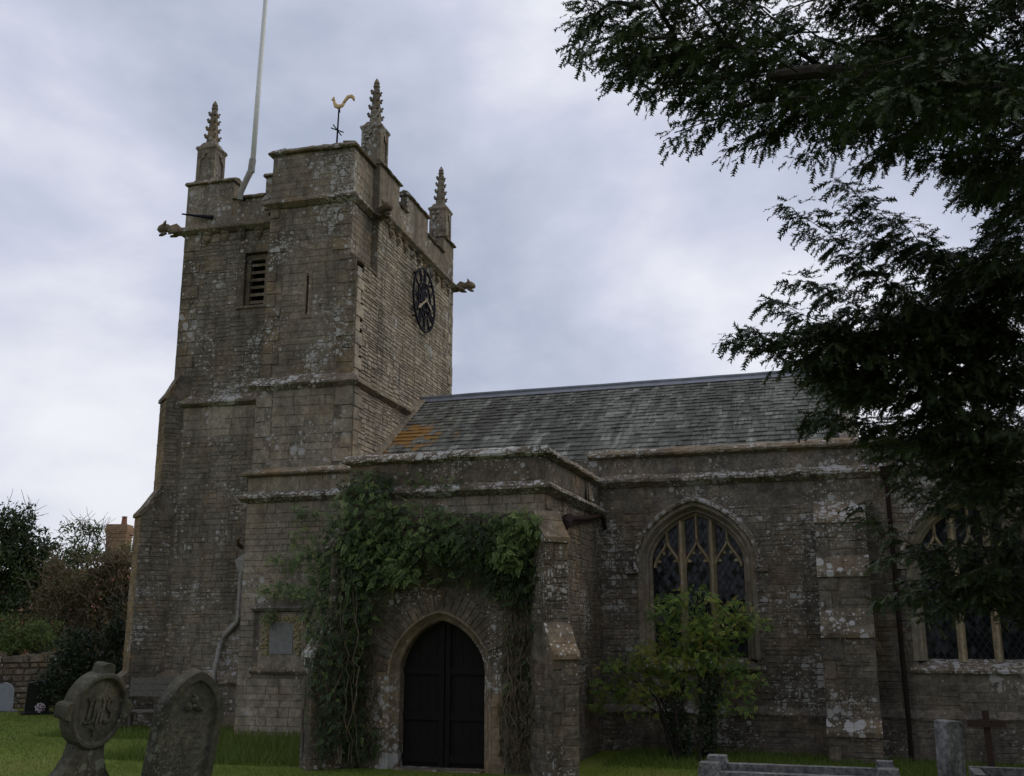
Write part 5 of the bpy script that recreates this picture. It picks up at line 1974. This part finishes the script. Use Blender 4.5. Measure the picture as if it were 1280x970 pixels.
def yew_branch(P, r0, shoot=0.26, step=0.06, droop=0.9, tw=0.075, thin=0.0, coarse=False):
    pts, ln = resample(P, step)
    pts = [p + NR.normal(0, 0.008, 3) for p in pts]
    n = len(pts)
    rad = [max(0.003, r0 * (1 - i / n) ** 1.1) for i in range(n)]
    tube(br, pts[::2] if n > 6 else pts, (rad[::2] if n > 6 else rad), 5)
    for i in range(1, n):
        t = i / n
        bd = unit(pts[i] - pts[i - 1])
        lat = unit(np.cross(bd, A(0, 0, 1)))
        for sg in (-1, 1):
            if NR.rand() < thin * (1 - t):
                continue
            L = shoot * (0.35 + 0.75 * (1 - t) ** 0.7) * NR.uniform(0.45, 1.2)
            v = unit(bd * NR.uniform(0.4, 1.0) + lat * sg * NR.uniform(0.3, 1.0) + A(0, 0, NR.uniform(-0.5, 0.35)))
            p = pts[i].copy()
            k = max(2, int(L / (0.04 if not coarse else 0.07)))
            sh = NR.rand()
            for j in range(k):
                st_ = L / k
                p = p + v * st_
                v = unit(v + A(0, 0, -droop * 0.16) + NR.normal(0, 0.07, 3))
                side = unit(np.cross(v, A(0, 0, 1)) + NR.normal(0, 0.25, 3))
                for s2 in ((-1, 1) if j < k - 1 else (0,)):
                    d = unit(v * 0.75 + side * s2 * 0.75 + A(0, 0, -0.3 * droop * NR.rand()))
                    tw_p.append(p); tw_d.append(d)
                    tw_n.append(A(0, 0, 1) + NR.normal(0, 0.5, 3))
                    tw_s.append(tw * NR.uniform(0.6, 1.25)); tw_r.append(min(1, max(0, 0.6 * sh + 0.4 * NR.rand())))

def px(*a, d0=None):
    return [pt(*q) for q in a]
# upper bough and its sprays
bough = px((1640, 260, 8.6), (1440, 170, 7.0), (1280, 128, 6.1), (1180, 113, 5.9), (1100, 97, 5.9), (1030, 88, 6.0), (960, 96, 6.2))
tube(br, resample(bough, 0.3)[0], [0.15 - 0.12 * i / len(resample(bough, 0.3)[0]) for i in range(len(resample(bough, 0.3)[0]))], 8)
UP = [((1100, 97, 6.7), (1020, 86, 6.6), (930, 92, 6.5), (850, 70, 6.4), (790, 40, 6.3), (722, 2, 6.2)),
      ((1030, 88, 6.6), (960, 118, 6.5), (900, 148, 6.4), (842, 166, 6.3)),
      ((1100, 97, 6.7), (1040, 130, 6.6), (975, 160, 6.5), (922, 186, 6.4)),
      ((940, 90, 6.5), (880, 104, 6.4), (830, 104, 6.3), (778, 100, 6.2)),
      ((860, 70, 6.4), (810, 70, 6.3), (762, 52, 6.2)),
      ((800, 10, 6.3), (760, 5, 6.2), (735, 30, 6.2), (722, 58, 6.2)),
      ((1150, 105, 6.8), (1090, 150, 6.7), (1040, 172, 6.6), (1008, 190, 6.5)),
      ((1280, 128, 7.0), (1210, 150, 6.9), (1140, 168, 6.8), (1090, 190, 6.7)),
      ((1300, 150, 7.1), (1240, 180, 7.0), (1180, 190, 6.9), (1120, 186, 6.8)),
      ((1300, 150, 7.1), (1260, 200, 7.0), (1210, 208, 6.9), (1165, 200, 6.8)),
      ((1100, 97, 6.7), (1060, 60, 6.6), (1015, 40, 6.5), (985, 30, 6.4)),
      ((1180, 113, 6.8), (1130, 60, 6.7), (1080, 20, 6.6), (1050, -20, 6.5)),
      ((940, 90, 6.5), (905, 45, 6.4), (870, 0, 6.3), (840, -40, 6.2)),
      ((860, 70, 6.4), (830, 25, 6.3), (800, -20, 6.2), (770, -50, 6.2)),
      ((1030, 88, 6.6), (985, 55, 6.5), (940, 25, 6.4), (900, -20, 6.4)),
      ((1280, 128, 7.0), (1230, 60, 6.9), (1180, 10, 6.8), (1140, -40, 6.7)),
      ((1330, 140, 7.2), (1290, 60, 7.0), (1260, 0, 6.9), (1230, -50, 6.8)),
      ((1180, 113, 6.8), (1150, 150, 6.7), (1110, 190, 6.7), (1080, 205, 6.6)),
      ((1020, 86, 6.6), (1000, 130, 6.5), (960, 150, 6.5), (930, 160, 6.4))]
for b in UP:
    yew_branch(px(*b), 0.02, 0.30, 0.05, 1.0)
def in_poly(x, y, P):
    c = False
    for i in range(len(P)):
        (x1, y1), (x2, y2) = P[i], P[i - 1]
        if (y1 > y) != (y2 > y) and x < (x2 - x1) * (y - y1) / (y2 - y1) + x1:
            c = not c
    return c
def fill(poly, n, d0, d1, ln=(0.3, 0.65), dirs=(-1, 0.15), **kw):
    xs, ys = [p[0] for p in poly], [p[1] for p in poly]
    k = 0
    while k < n:
        x, y = NR.uniform(min(xs), max(xs)), NR.uniform(min(ys), max(ys))
        if not in_poly(x, y, poly):
            continue
        k += 1
        d = NR.uniform(d0, d1)
        p = pt(x, y, d)
        L = NR.uniform(*ln)
        v = unit(_r * dirs[0] * NR.uniform(0.3, 1) + _f * NR.uniform(-0.8, 0.8) + A(0, 0, dirs[1] + NR.uniform(-0.35, 0.35)))
        P = [p - v * L * 0.5, p + A(0, 0, 0.03), p + v * L * 0.5 - A(0, 0, 0.04)]
        yew_branch(P, 0.008, **kw)
fill([(800, -60), (1300, -60), (1300, 215), (1200, 200), (1100, 175), (1010, 140), (930, 140), (870, 140), (800, 85), (770, 50), (745, 0)], 72, 5.9, 7.8, shoot=0.24, step=0.06)
fill([(1050, -60), (1300, -60), (1300, 160), (1150, 120), (1080, 60)], 36, 6.4, 8.6, shoot=0.24, step=0.06)
fill([(1110, 180), (1300, 180), (1300, 250), (1230, 220), (1150, 205)], 6, 6.6, 8.0, shoot=0.22, step=0.06)
# middle boughs reaching left with drooping fringes
MID = [((1400, 390, 9.2), (1280, 345, 8.9), (1190, 322, 8.6), (1120, 282, 8.4), (1080, 250, 8.3), (1047, 226, 8.2)),
       ((1400, 470, 9.2), (1250, 420, 8.9), (1150, 380, 8.6), (1080, 330, 8.4), (1030, 288, 8.2), (985, 256, 8.1)),
       ((1300, 345, 9.0), (1220, 335, 8.8), (1150, 315, 8.6), (1100, 298, 8.5), (1060, 268, 8.4)),
       ((1300, 480, 9.0), (1200, 440, 8.8), (1100, 400, 8.6), (1040, 365, 8.4), (993, 349, 8.3)),
       ((1300, 500, 9.0), (1180, 460, 8.8), (1090, 425, 8.6), (1020, 400, 8.4), (967, 377, 8.3)),
       ((1300, 560, 9.0), (1180, 505, 8.7), (1080, 468, 8.5), (1000, 446, 8.3), (955, 432, 8.2), (911, 420, 8.1)),
       ((1220, 490, 8.8), (1110, 452, 8.5), (1030, 428, 8.3), (975, 420, 8.2), (944, 417, 8.1)),
       ((1300, 590, 9.2), (1200, 555, 9.0), (1120, 535, 8.8), (1060, 525, 8.7), (1010, 522, 8.6)),
       ((1330, 640, 9.2), (1230, 610, 9.0), (1150, 585, 8.8), (1105, 570, 8.7)),
       ((1330, 700, 9.4), (1240, 660, 9.2), (1170, 630, 9.0), (1120, 600, 8.9)),
       ((1360, 800, 9.6), (1250, 745, 9.4), (1170, 705, 9.2), (1110, 660, 9.0), (1072, 634, 8.9)),
       ((1360, 790, 9.6), (1260, 745, 9.4), (1190, 735, 9.2), (1130, 745, 9.0), (1098, 752, 9.0)),
       ((1360, 720, 9.6), (1280, 690, 9.4), (1200, 680, 9.2), (1140, 690, 9.1), (1100, 700, 9.0))]
for i, b in enumerate(MID):
    low = i >= len(MID) - 5
    yew_branch(px(*b), 0.016, 0.22 if low else 0.32, 0.055 if low else 0.042, 1.35, tw=0.10)
fill([(1040, 440), (1080, 400), (1130, 360), (1190, 335), (1300, 320), (1300, 600), (1210, 600), (1150, 590), (1115, 570), (1080, 530), (1040, 490)], 66, 8.3, 10.4, shoot=0.26, step=0.06, tw=0.085)
fill([(1140, 350), (1300, 330), (1300, 600), (1230, 600), (1170, 580), (1130, 520)], 46, 8.6, 10.8, shoot=0.26, step=0.06, tw=0.09)
fill([(1205, 215), (1300, 200), (1300, 340), (1240, 330), (1215, 280)], 22, 7.4, 9.0, shoot=0.26, step=0.06, tw=0.09)
fill([(1060, 75), (1300, 85), (1300, 150), (1180, 135), (1060, 110)], 22, 5.4, 5.9, shoot=0.22, step=0.06)
fill([(1140, 600), (1300, 600), (1300, 660), (1200, 650)], 8, 8.6, 10.0, shoot=0.26, step=0.06, tw=0.085)
fill([(1120, 690), (1210, 670), (1300, 690), (1300, 780), (1220, 770), (1140, 745)], 15, 8.8, 10.0, shoot=0.26, step=0.06, tw=0.085)
fill([(1020, 420), (1110, 380), (1120, 520), (1040, 470)], 22, 8.3, 9.2, shoot=0.24, step=0.06, tw=0.085)
# the rest of the crown, round the trunk and out of the picture
for k in range(520):
    a, z = NR.uniform(0, 2 * math.pi), NR.uniform(1.9, 9.5)
    rmax = 5.8 * math.sqrt(max(0.05, 1 - ((z - 3.5) / 6.8) ** 2))
    rr_ = rmax * math.sqrt(NR.uniform(0.15, 1))
    p = TB + A(math.cos(a) * rr_, math.sin(a) * rr_, z)
    rel = p - EYE
    zz = rel @ _f
    if zz > 0.0 and abs(rel @ _r / (zz + 0.01)) < 0.51 + 1.0 / (zz + 0.3) and abs(rel @ _u / (zz + 0.01)) < 0.39 + 1.0 / (zz + 0.3):
        continue
    if np.linalg.norm(rel) < 2.2:
        continue
    v = unit(A(math.cos(a), math.sin(a), -0.15))
    yew_branch([p - v * 0.6, p, p + v * 0.6 - A(0, 0, 0.15)], 0.015, 0.5, 0.14, 1.0, tw=0.2, coarse=True)
for k in range(16):                        # limbs from the trunk
    a = k * 2.4
    z = 2.2 + 0.36 * k
    d_ = A(math.cos(a), math.sin(a), 0.12)
    P = [TB + A(0, 0, z), TB + A(0, 0, z + 0.2) + d_ * 1.2, TB + A(0, 0, z + 0.25) + d_ * 2.6, TB + A(0, 0, z) + d_ * 3.6]
    rel = P[-1] - EYE
    if (rel @ _f) > 0 and abs(rel @ _r / (rel @ _f)) < 0.55:
        continue
    tube(br, P, [0.16, 0.11, 0.07, 0.03], 7)
br.build('branches', 'bark', yew, kind='stuff')
foliage('crown', tw_p, tw_d, tw_n, tw_s, TWIG[0], TWIG[1], tw_r, 'yew', yew, 'stuff')
print('yew twigs', len(tw_p))

# ---------------- leafy masses by blobs
def blob_cloud(blobs, frame_fn, out_dir, size, tilt=0.6):
    P, D, Nn, S, Rr = [], [], [], [], []
    for (u, v, ru, rv, n, d0, d1, *sh) in blobs:
        for _ in range(n):
            a, q = NR.uniform(0, 2 * math.pi), math.sqrt(NR.rand())
            uu, vv = u + math.cos(a) * q * ru, v + math.sin(a) * q * rv
            dd = d0 + (d1 - d0) * (NR.rand() ** 0.7) * (1 - 0.55 * q)
            P.append(frame_fn(uu, vv, dd))
            d = out_dir * NR.uniform(0.2, 1.0) + A(NR.normal(0, 0.6), NR.normal(0, 0.3), NR.normal(-tilt, 0.45))
            D.append(d)
            Nn.append(out_dir * 0.6 + A(0, 0, 0.8) + NR.normal(0, 0.35, 3))
            S.append(size * NR.uniform(0.5, 1.5))
            Rr.append(np.clip((sh[0] if sh else 0.4) + NR.normal(0, 0.3), 0, 1))
    return P, D, Nn, S, Rr

porch_fn = lambda u, v, n: on_y(u, v, YP - n)
out_s = A(0, -1, 0)
cl = thing('climbing_plant', 'leafy green climber sprawling over the porch front above the doorway', 'climber', (-7.3, 15.6, 0))
BL = [(455, 655, 48, 52, 500, 0.05, 0.6, 0.5), (520, 665, 60, 40, 480, 0.1, 0.65, 0.5), (590, 672, 50, 34, 380, 0.1, 0.6, 0.4), (640, 672, 36, 32, 300, 0.1, 0.5, 0.5),
      (432, 690, 36, 50, 300, 0.05, 0.5, 0.5), (475, 700, 50, 35, 300, 0.1, 0.7, 0.55), (520, 605, 60, 18, 70, 0.02, 0.15, 0.35), (460, 606, 34, 22, 130, 0.02, 0.3, 0.3),
      (405, 760, 26, 60, 250, 0.05, 0.45, 0.45), (432, 790, 30, 90, 340, 0.05, 0.45, 0.3), (428, 870, 30, 80, 260, 0.02, 0.3, 0.2), (650, 730, 28, 40, 130, 0.02, 0.22, 0.15),
      (655, 655, 24, 20, 120, 0.15, 0.6, 0.75), (635, 690, 22, 22, 110, 0.25, 0.6, 0.75), (500, 715, 22, 14, 90, 0.3, 0.7, 0.7), (440, 925, 40, 22, 120, 0.02, 0.3, 0.3),
      (580, 715, 60, 16, 130, 0.05, 0.3, 0.2), (655, 860, 24, 70, 50, 0.02, 0.15, 0.1), (385, 692, 18, 8, 36, 0.1, 0.4, 0.6), (372, 735, 18, 8, 24, 0.1, 0.4, 0.6)]
BL = [(b[0], b[1], b[2], b[3], int(b[4] * 1.45)) + tuple(b[5:]) for b in BL]
BL += [(408, 860, 24, 90, 420, 0.35, 0.7, 0.15), (440, 740, 40, 60, 420, 0.1, 0.6, 0.25), (640, 720, 40, 30, 260, 0.05, 0.4, 0.2), (655, 800, 26, 60, 70, 0.02, 0.2, 0.12)]
a5 = blob_cloud(BL, porch_fn, out_s, 0.115)
foliage('foliage', *a5[:4], PINN[0], PINN[1], a5[4], 'climber', cl, 'stuff')
# trailing shoots on the wall left of the porch
wall_fn = lambda u, v, n: on_y(u, v, YN - 0.1 - n)
BL = [(385, 640, 22, 10, 26, 0.0, 0.3, 0.6), (378, 668, 16, 16, 20, 0.0, 0.3, 0.7), (360, 700, 22, 12, 45, 0.0, 0.3, 0.6), (352, 735, 26, 10, 50, 0.0, 0.3, 0.65), (338, 768, 10, 8, 16, 0, 0.2, 0.6), (394, 720, 10, 50, 40, 0, 0.5, 0.5), (395, 800, 14, 20, 30, 0, 0.3, 0.5)]
a5 = blob_cloud(BL, wall_fn, out_s, 0.17)
foliage('trailing_shoots', *a5[:4], PINN[0], PINN[1], a5[4], 'climber', cl, 'stuff')
BL = [(440, 860, 36, 100, 260, 0.01, 0.2, 0.3), (655, 830, 26, 130, 420, 0.01, 0.14, 0.4), (460, 900, 20, 60, 80, 0.0, 0.12, 0.5), (640, 900, 16, 60, 90, 0.0, 0.1, 0.5)]
a5 = blob_cloud(BL, porch_fn, out_s, 0.12, 1.0)
foliage('withered_foliage', *a5[:4], PINN[0], PINN[1], a5[4], 'dry_leaf', cl, 'stuff')
mb = MB()
def stem(P, r0, r1, mbx, wob=0.03, sides=5):
    pts, _ = resample(P, 0.18)
    n = len(pts)
    pts = [p + NR.normal(0, wob, 3) * (0 if i == 0 else 1) for i, p in enumerate(pts)]
    tube(mbx, pts, [r0 + (r1 - r0) * i / n for i in range(n)], sides)
for i in range(16):
    u0 = rnd.uniform(400, 462)
    stem([on_y(u0, 955, YP - rnd.uniform(0.1, 0.62)), on_y(u0 + rnd.uniform(-10, 14), 860, YP - rnd.uniform(0.1, 0.58)), on_y(u0 + rnd.uniform(-14, 20), 770, YP - rnd.uniform(0.1, 0.5)), on_y(u0 + rnd.uniform(-20, 40), 680, YP - 0.25)], rnd.uniform(0.006, 0.014), 0.005, mb, 0.045)
for i in range(22):
    u0 = rnd.uniform(628, 674)
    stem([on_y(u0, 960, YP - 0.05), on_y(u0 + rnd.uniform(-8, 8), 860, YP - rnd.uniform(0.06, 0.2)), on_y(u0 + rnd.uniform(-10, 10), 770, YP - 0.09), on_y(u0 + rnd.uniform(-24, 10), 690, YP - 0.15)], rnd.uniform(0.005, 0.012), 0.005, mb, 0.04)
for i in range(9):
    y0 = rnd.uniform(640, 690)
    stem([on_y(430, y0, YP - 0.12), on_y(500, y0 + rnd.uniform(-10, 20), YP - 0.25), on_y(570, y0 + rnd.uniform(-5, 20), YP - 0.25), on_y(650, y0 + rnd.uniform(-10, 20), YP - 0.2)], 0.02, 0.008, mb, 0.03)
mb.build('stems', 'dry_stem', cl)

# ---------------- yellow-green shrub under the window
SY = 18.35
bz = on_y(862, 952, SY)
sb = thing('shrub', 'yellow-green leafy shrub with dark ivy-clad stems below the window', 'shrub', (bz[0], bz[1], 0))
sh_fn = lambda u, v, n: on_y(u, v, SY - n)
BL = [(835, 765, 24, 20, 110, -0.3, 0.35, 0.35), (900, 785, 40, 20, 170, -0.3, 0.4, 0.5), (860, 790, 36, 24, 150, -0.3, 0.4, 0.45), (815, 822, 24, 20, 130, -0.2, 0.4, 0.7), (850, 830, 34, 20, 140, -0.2, 0.45, 0.62),
      (880, 812, 30, 22, 120, -0.2, 0.4, 0.5), (905, 830, 30, 20, 90, -0.3, 0.3, 0.4), (775, 830, 24, 14, 55, -0.2, 0.3, 0.5), (760, 860, 26, 14, 60, -0.2, 0.3, 0.5), (795, 862, 26, 16, 70, -0.2, 0.35, 0.65), (745, 880, 16, 10, 26, -0.2, 0.3, 0.6),
      (840, 858, 30, 16, 80, -0.2, 0.35, 0.5), (930, 845, 26, 18, 50, -0.3, 0.2, 0.35), (800, 885, 26, 10, 26, -0.2, 0.3, 0.75), (945, 778, 18, 10, 24, -0.2, 0.2, 0.35), (920, 762, 24, 14, 50, -0.2, 0.3, 0.5), (868, 748, 30, 14, 60, -0.2, 0.3, 0.4), (890, 880, 36, 20, 50, -0.3, 0.2, 0.3), (925, 880, 22, 20, 30, -0.2, 0.2, 0.3)]
BL = [(b[0], b[1], b[2] * 1.08, b[3] * 1.08, int(b[4] * 2.1)) + tuple(b[5:]) for b in BL]
a5 = blob_cloud(BL, sh_fn, out_s, 0.10, 0.25)
foliage('foliage', *a5[:4], PINN[0], PINN[1], a5[4], 'shrub', sb, 'stuff')
mb = MB()
STM = [[(850, 955), (838, 900), (815, 850), (800, 820)], [(852, 955), (845, 890), (842, 840), (838, 780)], [(856, 955), (852, 890), (858, 830), (866, 770)], [(878, 955), (884, 890), (890, 840), (900, 790)],
       [(880, 955), (888, 880), (898, 850), (925, 835)], [(876, 955), (878, 890), (872, 840), (880, 800)], [(846, 955), (826, 895), (790, 870), (755, 862)], [(884, 955), (892, 900), (892, 850), (905, 770)], [(850, 955), (820, 870), (785, 845), (770, 832)]]
for P in STM:
    stem([on_y(u, v, SY + rnd.uniform(-0.15, 0.15)) for u, v in P], 0.03, 0.008, mb, 0.012, 6)
mb.build('stems', 'bark', sb)
BL = [(850, 925, 16, 42, 700, -0.14, 0.18, 0.4), (842, 880, 16, 36, 480, -0.14, 0.16, 0.4), (884, 915, 13, 46, 620, -0.14, 0.18, 0.4), (888, 865, 15, 34, 420, -0.14, 0.16, 0.4), (862, 950, 26, 10, 60, -0.1, 0.2, 0.6)]
a5 = blob_cloud(BL, sh_fn, out_s, 0.06, 0.5)
foliage('ivy', *a5[:4], LEAF[0], LEAF[1], a5[4], 'ivy', sb, 'stuff')

# ---------------- scrub and trees beyond the churchyard wall
def bush(name, label, cat, depth, blobs, mat, size, trunk_px, group=None, bark='bark', twigs=0, twig_mat=None, tilt=0.0):
    base = pt(trunk_px[0], 860, depth)
    root = thing(name, label, cat, (base[0], base[1], 0), group)
    P, D, Nn, S, Rr = [], [], [], [], []
    for (u, v, ru, rv, n, sh) in blobs:
        m = max(3, n // 14)
        for _ in range(m):                 # clumps of leaves with gaps between
            a, q = NR.uniform(0, 2 * math.pi), math.sqrt(NR.rand())
            c = pt(u + math.cos(a) * q * ru, v + math.sin(a) * q * rv, depth + NR.uniform(-1, 1) * ru * depth / F_PX)
            cs = np.clip(sh + NR.normal(0, 0.15), 0, 1)
            for _ in range(14):
                P.append(c + NR.normal(0, 1, 3) * A(1, 1, 0.8) * size * 1.3)
                D.append(NR.normal(0, 1, 3) + A(0, 0, tilt))
                Nn.append(NR.normal(0, 1, 3) + A(0, 0, 0.8))
                S.append(size * NR.uniform(0.6, 1.3))
                Rr.append(np.clip(cs + NR.normal(0, 0.15), 0, 1))
    foliage('crown', P, D, Nn, S, CLUS[0], CLUS[1], Rr, mat, root, 'stuff')
    mb = MB()
    tips = [(b[0], b[1]) for b in blobs]
    for (u, v) in tips:
        tpt = pt(u, v, depth)
        stem([A(base[0], base[1], -0.1), A(base[0], base[1], 0) * 0.5 + tpt * 0.5 + A(0, 0, 0.2), tpt], 0.07, 0.02, mb, 0.05, 6)
    mb.build('trunk', bark, root)
    if twigs:
        mb = MB()
        for _ in range(twigs):
            u, v, ru, rv, n, sh = blobs[NR.randint(len(blobs))]
            p0 = pt(u + NR.uniform(-ru, ru), v + NR.uniform(-rv, rv), depth - NR.uniform(0, 1.2))
            d = unit(_r * NR.uniform(-0.8, 0.8) + A(0, 0, NR.uniform(0.1, 1)))
            stem([p0, p0 + d * 0.3 + NR.normal(0, 0.06, 3), p0 + d * NR.uniform(0.5, 0.95) + A(0, 0, -0.05)], 0.011, 0.004, mb, 0.02, 4)
        mb.build('twigs', twig_mat or bark, root, kind='stuff')
    return root
bush('conifer_tree', 'dark ragged conifer at the left picture edge beyond the wall', 'tree', 36,
     [(-40, 700, 60, 50, 1200, 0.3), (10, 720, 40, 40, 1100, 0.35), (45, 740, 34, 36, 700, 0.3), (10, 675, 16, 26, 260, 0.2), (8, 652, 6, 12, 60, 0.2), (34, 670, 11, 20, 170, 0.2), (36, 648, 4, 10, 36, 0.2), (50, 692, 14, 14, 130, 0.2), (70, 708, 12, 8, 80, 0.2), (0, 780, 50, 40, 700, 0.2), (62, 682, 8, 6, 26, 0.2), (-60, 790, 60, 50, 500, 0.3)],
     'conifer', 0.16, (5, 0), twigs=60)
bush('scrub_bush', 'brown twiggy scrub below the brick chimney', 'bush', 33,
     [(145, 730, 22, 34, 420, 0.4), (115, 730, 24, 30, 360, 0.5), (150, 770, 20, 40, 380, 0.4), (120, 775, 26, 34, 360, 0.5), (170, 720, 14, 30, 200, 0.3), (145, 700, 16, 10, 110, 0.4)],
     'brownbush', 0.13, (135, 0), twigs=110, twig_mat='dry_stem', tilt=0.8)
bush('young_tree', 'thin spreading tree with open crown left of the brick chimney', 'tree', 38,
     [(100, 690, 16, 16, 170, 0.6), (90, 700, 14, 12, 130, 0.6), (122, 690, 10, 14, 80, 0.4), (124, 668, 8, 10, 40, 0.3), (88, 735, 34, 24, 380, 0.6), (112, 664, 8, 4, 14, 0.3), (160, 690, 6, 16, 40, 0.4), (94, 660, 10, 3, 10, 0.3)],
     'hedge', 0.12, (98, 0), twigs=70)
bush('scrub_bush', 'olive green and brown scrub between the conifer and the chimney', 'bush', 33,
     [(80, 745, 24, 30, 420, 0.4), (60, 765, 26, 30, 420, 0.4), (95, 790, 26, 28, 360, 0.3), (70, 715, 16, 12, 110, 0.5)],
     'brownbush', 0.12, (75, 0), twigs=90, twig_mat='dry_stem', tilt=0.6)
bush('hedge_bush', 'light green bush rising just behind the churchyard wall', 'bush', 31,
     [(20, 800, 26, 18, 420, 0.6), (55, 795, 24, 20, 420, 0.5), (-20, 800, 24, 18, 260, 0.5), (12, 782, 8, 12, 60, 0.7)],
     'hedge', 0.10, (25, 0), twigs=24)
bush('dark_bush', 'dark evergreen bush spilling over the wall beside the tower', 'bush', 27.5,
     [(95, 815, 24, 28, 640, 0.4), (80, 848, 24, 26, 620, 0.3), (110, 850, 24, 26, 560, 0.3), (140, 830, 18, 40, 560, 0.3), (150, 780, 9, 34, 260, 0.3), (130, 868, 24, 14, 260, 0.3), (66, 868, 14, 12, 140, 0.4)],
     'ivy', 0.10, (100, 0))
for k, (u, v, d, w) in enumerate(((-260, 690, 44, 90), (-420, 720, 52, 120))):
    bush('field_tree', ('broad leafy tree beyond the wall, out past the left picture edge', 'farther leafy tree past the left picture edge')[k], 'tree', d,
         [(u, v, w, 60, 900, 0.4), (u, v + 70, w, 50, 700, 0.3)], 'hedge', 0.28, (u, 0))

# ---------------- grass
def grass(name, label, n, region, h, lean=0.35, dens=None):
    x, y = NR.uniform(region[0], region[1], n), NR.uniform(region[2], region[3], n)
    keep = ~((x > PXW - 0.3) & (x < PXE + 0.5) & (y > YP - 0.3)) & ~(y > YN - 0.15)
    keep |= (x < NX0 - 0.4) & (y < 30)
    rel = ((tx[0] * x + tx[1] * y) > TWx - 0.6) & ((ty[0] * x + ty[1] * y) > TS - 0.5)
    keep &= ~rel
    x, y = x[keep], y[keep]
    n = len(x)
    z = np.array([ground_z(a, b) for a, b in zip(x, y)])
    hh = h * NR.uniform(0.4, 1.3, n)
    a = NR.uniform(0, 2 * math.pi, n)
    w = 0.006 + 0.02 * hh
    dx, dy = np.cos(a) * w, np.sin(a) * w
    lx, ly = NR.normal(0, lean, n) * hh, NR.normal(0, lean, n) * hh
    V = np.empty((n, 3, 3))
    V[:, 0] = np.stack([x - dx, y - dy, z - 0.01], 1)
    V[:, 1] = np.stack([x + dx, y + dy, z - 0.01], 1)
    V[:, 2] = np.stack([x + lx, y + ly, z + hh], 1)
    F = np.arange(n * 3).reshape(-1, 3)
    o = fast_mesh(name, V.reshape(-1, 3), F, NR.rand(n), 'grass_blade', None, 'stuff')
    tag(o, label, 'grass')
grass('grass', 'short mown grass of the churchyard lawn', 150000, (-24, 4, 7.5, 26), 0.045)
grass('grass', 'longer grass growing along the foot of the nave wall', 14000, (-4.6, 4, 17.2, 19.6), 0.11)
grass('grass', 'bright uncut grass tufts at the wall left of the porch', 9000, (-12.6, -8.6, 15.6, 19.5), 0.17)
grass('grass', 'rough grass tufts at the foot of the tower and bench', 7000, (-16.5, -12.2, 18.6, 21.2), 0.13)
